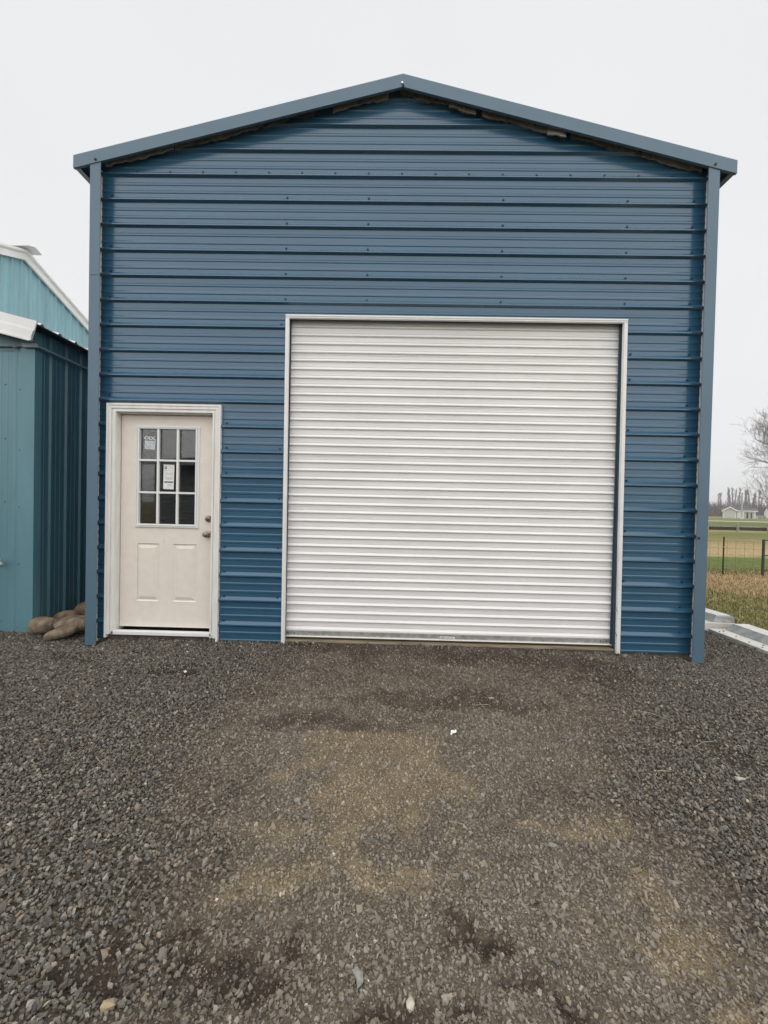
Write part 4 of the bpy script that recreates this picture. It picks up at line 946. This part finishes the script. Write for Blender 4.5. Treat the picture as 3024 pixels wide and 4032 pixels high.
chip(.050, -2.525, (.012, .018, .014), 6, 'pointed cream stone nearest the bottom edge of the picture', SW)
chip(-.42, -1.84, (.018, .017, .012), 8, 'round pale stone on the tan dirt left of centre', SG)
chip(.27, -2.16, (.012, .016, .011), 9, 'small grey stone standing on the dirt below the paper scrap', SG)
chip(-.36, -1.93, (.022, .014, .010), 10, 'flat dark grey stone just below the round pale one', mat('dark grey stone', (.14, .132, .12), .85))
chip(-.745, -2.555, (.020, .014, .010), 12, 'tan stone in the loose gravel at the bottom left', ST)
chip(.64, -2.02, (.020, .014, .010), 14, 'wide grey stone lying right of the tan patches', SG)
chip(.70, -.86, (.026, .014, .010), 15, 'flat tan stone on the dark dirt before the roll-up door', ST)
chip(1.74, -1.61, (.030, .020, .008), 16, 'pale sandy clod in the gravel at the right', SW)
# paper scrap: two folded flaps
z = hgt1(.37, -1.28) + .008
m = MB(); m.poly([(.345, -1.29, z), (.372, -1.30, z + .004), (.380, -1.275, z + .012), (.352, -1.262, z + .008)]); m.poly([(.372, -1.30, z + .004), (.395, -1.285, z + .006), (.392, -1.262, z + .016), (.380, -1.275, z + .012)]); m.poly([(.338, -1.315, z), (.352, -1.318, z + .002), (.356, -1.298, z + .005), (.345, -1.29, z)])
m.v = [(.368 + (p[0] - .368) * .72, -1.285 + (p[1] + 1.285) * .72, z + (p[2] - z) * .8) for p in m.v]
tag(m.build('paper_scrap', 'paper'), 'torn white paper scrap on the dirt in front of the roll-up door', 'paper')
# dark lump with a pale top
lz = hgt1(-1.54, -.63)
o = boulder((-1.535, -.63, lz + .024), (.050, .032, .024), (0, .1, .2), 33, 'dark clod with a white chip on the gravel before the entry door', 'dirt_clod', 'wood_dark', sub=2, amp=.25); o['category'] = 'clod'
o = chip(-1.556, -.655, (.018, .014, .011), 34, 'white chip stuck on the dark clod before the entry door', M['paper']); o.location.z = lz + .036
# stems
def stem(pts, r, label):
    m = MB()
    P_ = [Vector((a, bb, hgt1(a, bb) + dz)) for a, bb, dz in pts]
    for p, q in zip(P_, P_[1:]): m.tube(p, q, r * .62, r * .5, 5)
    tag(m.build('dry_stem', 'stem'), label, 'stem', 'dry stems on the gravel')
stem([(1.30, -1.63, .008), (1.35, -1.585, .016), (1.43, -1.575, .010)], .0026, 'bent pale straw lying on the gravel at the right')
stem([(1.62, -.98, .010), (1.70, -1.02, .012), (1.78, -1.10, .010)], .0022, 'long thin straw on the dark gravel below the right post')
stem([(1.70, -1.37, .010), (1.78, -1.33, .014), (1.86, -1.31, .010)], .0024, 'curved straw near the right frame edge')
stem([(.36, -1.63, .010), (.405, -1.595, .012)], .0024, 'short straw with a knob on the tan dirt')
stem([(.55, -.97, .010), (.62, -.96, .012), (.66, -.955, .010)], .0022, 'straight straw lying across the dirt before the roll-up door')
stem([(-.84, -2.02, .012), (-.845, -2.045, .016), (-.838, -2.07, .012)], .0022, 'curved white straw on the left gravel')
stem([(-.79, -1.50, .010), (-.72, -1.545, .012)], .0018, 'thin straw where the left gravel meets the dirt')
stem([(-.18, -2.225, .012), (-.178, -2.255, .014)], .0018, 'tiny upright looking straw at the lower centre')
stem([(.08, -2.30, .012), (.075, -2.335, .014)], .0018, 'short straw right of the lower centre stones')
stem([(-1.50, -1.62, .014), (-1.42, -1.68, .016)], .0020, 'thin brown straw deep in the left gravel')
stem([(-1.02, -1.01, .012), (-.965, -1.02, .014)], .0026, 'flat straw on the gravel below the entry door')
stem([(.55, -1.55, .010), (.585, -1.51, .012)], .0018, 'slanted straw on the dirt right of the tan patch')

# ------------------------------------------------------------------ haze
hm = bpy.data.materials.new('winter haze'); hm.use_nodes = True; nt = hm.node_tree; nt.nodes.clear()
vo = nt.nodes.new('ShaderNodeVolumePrincipled'); vo.inputs['Density'].default_value = 0.00075; vo.inputs['Color'].default_value = (.96, .96, .965, 1)
om = nt.nodes.new('ShaderNodeOutputMaterial'); nt.links.new(vo.outputs[0], om.inputs['Volume'])
hz_ = MB().box(-1520, 1520, -1520, 1520, -1.1, 32).build('haze', hm); tag(hz_, kind='stuff')
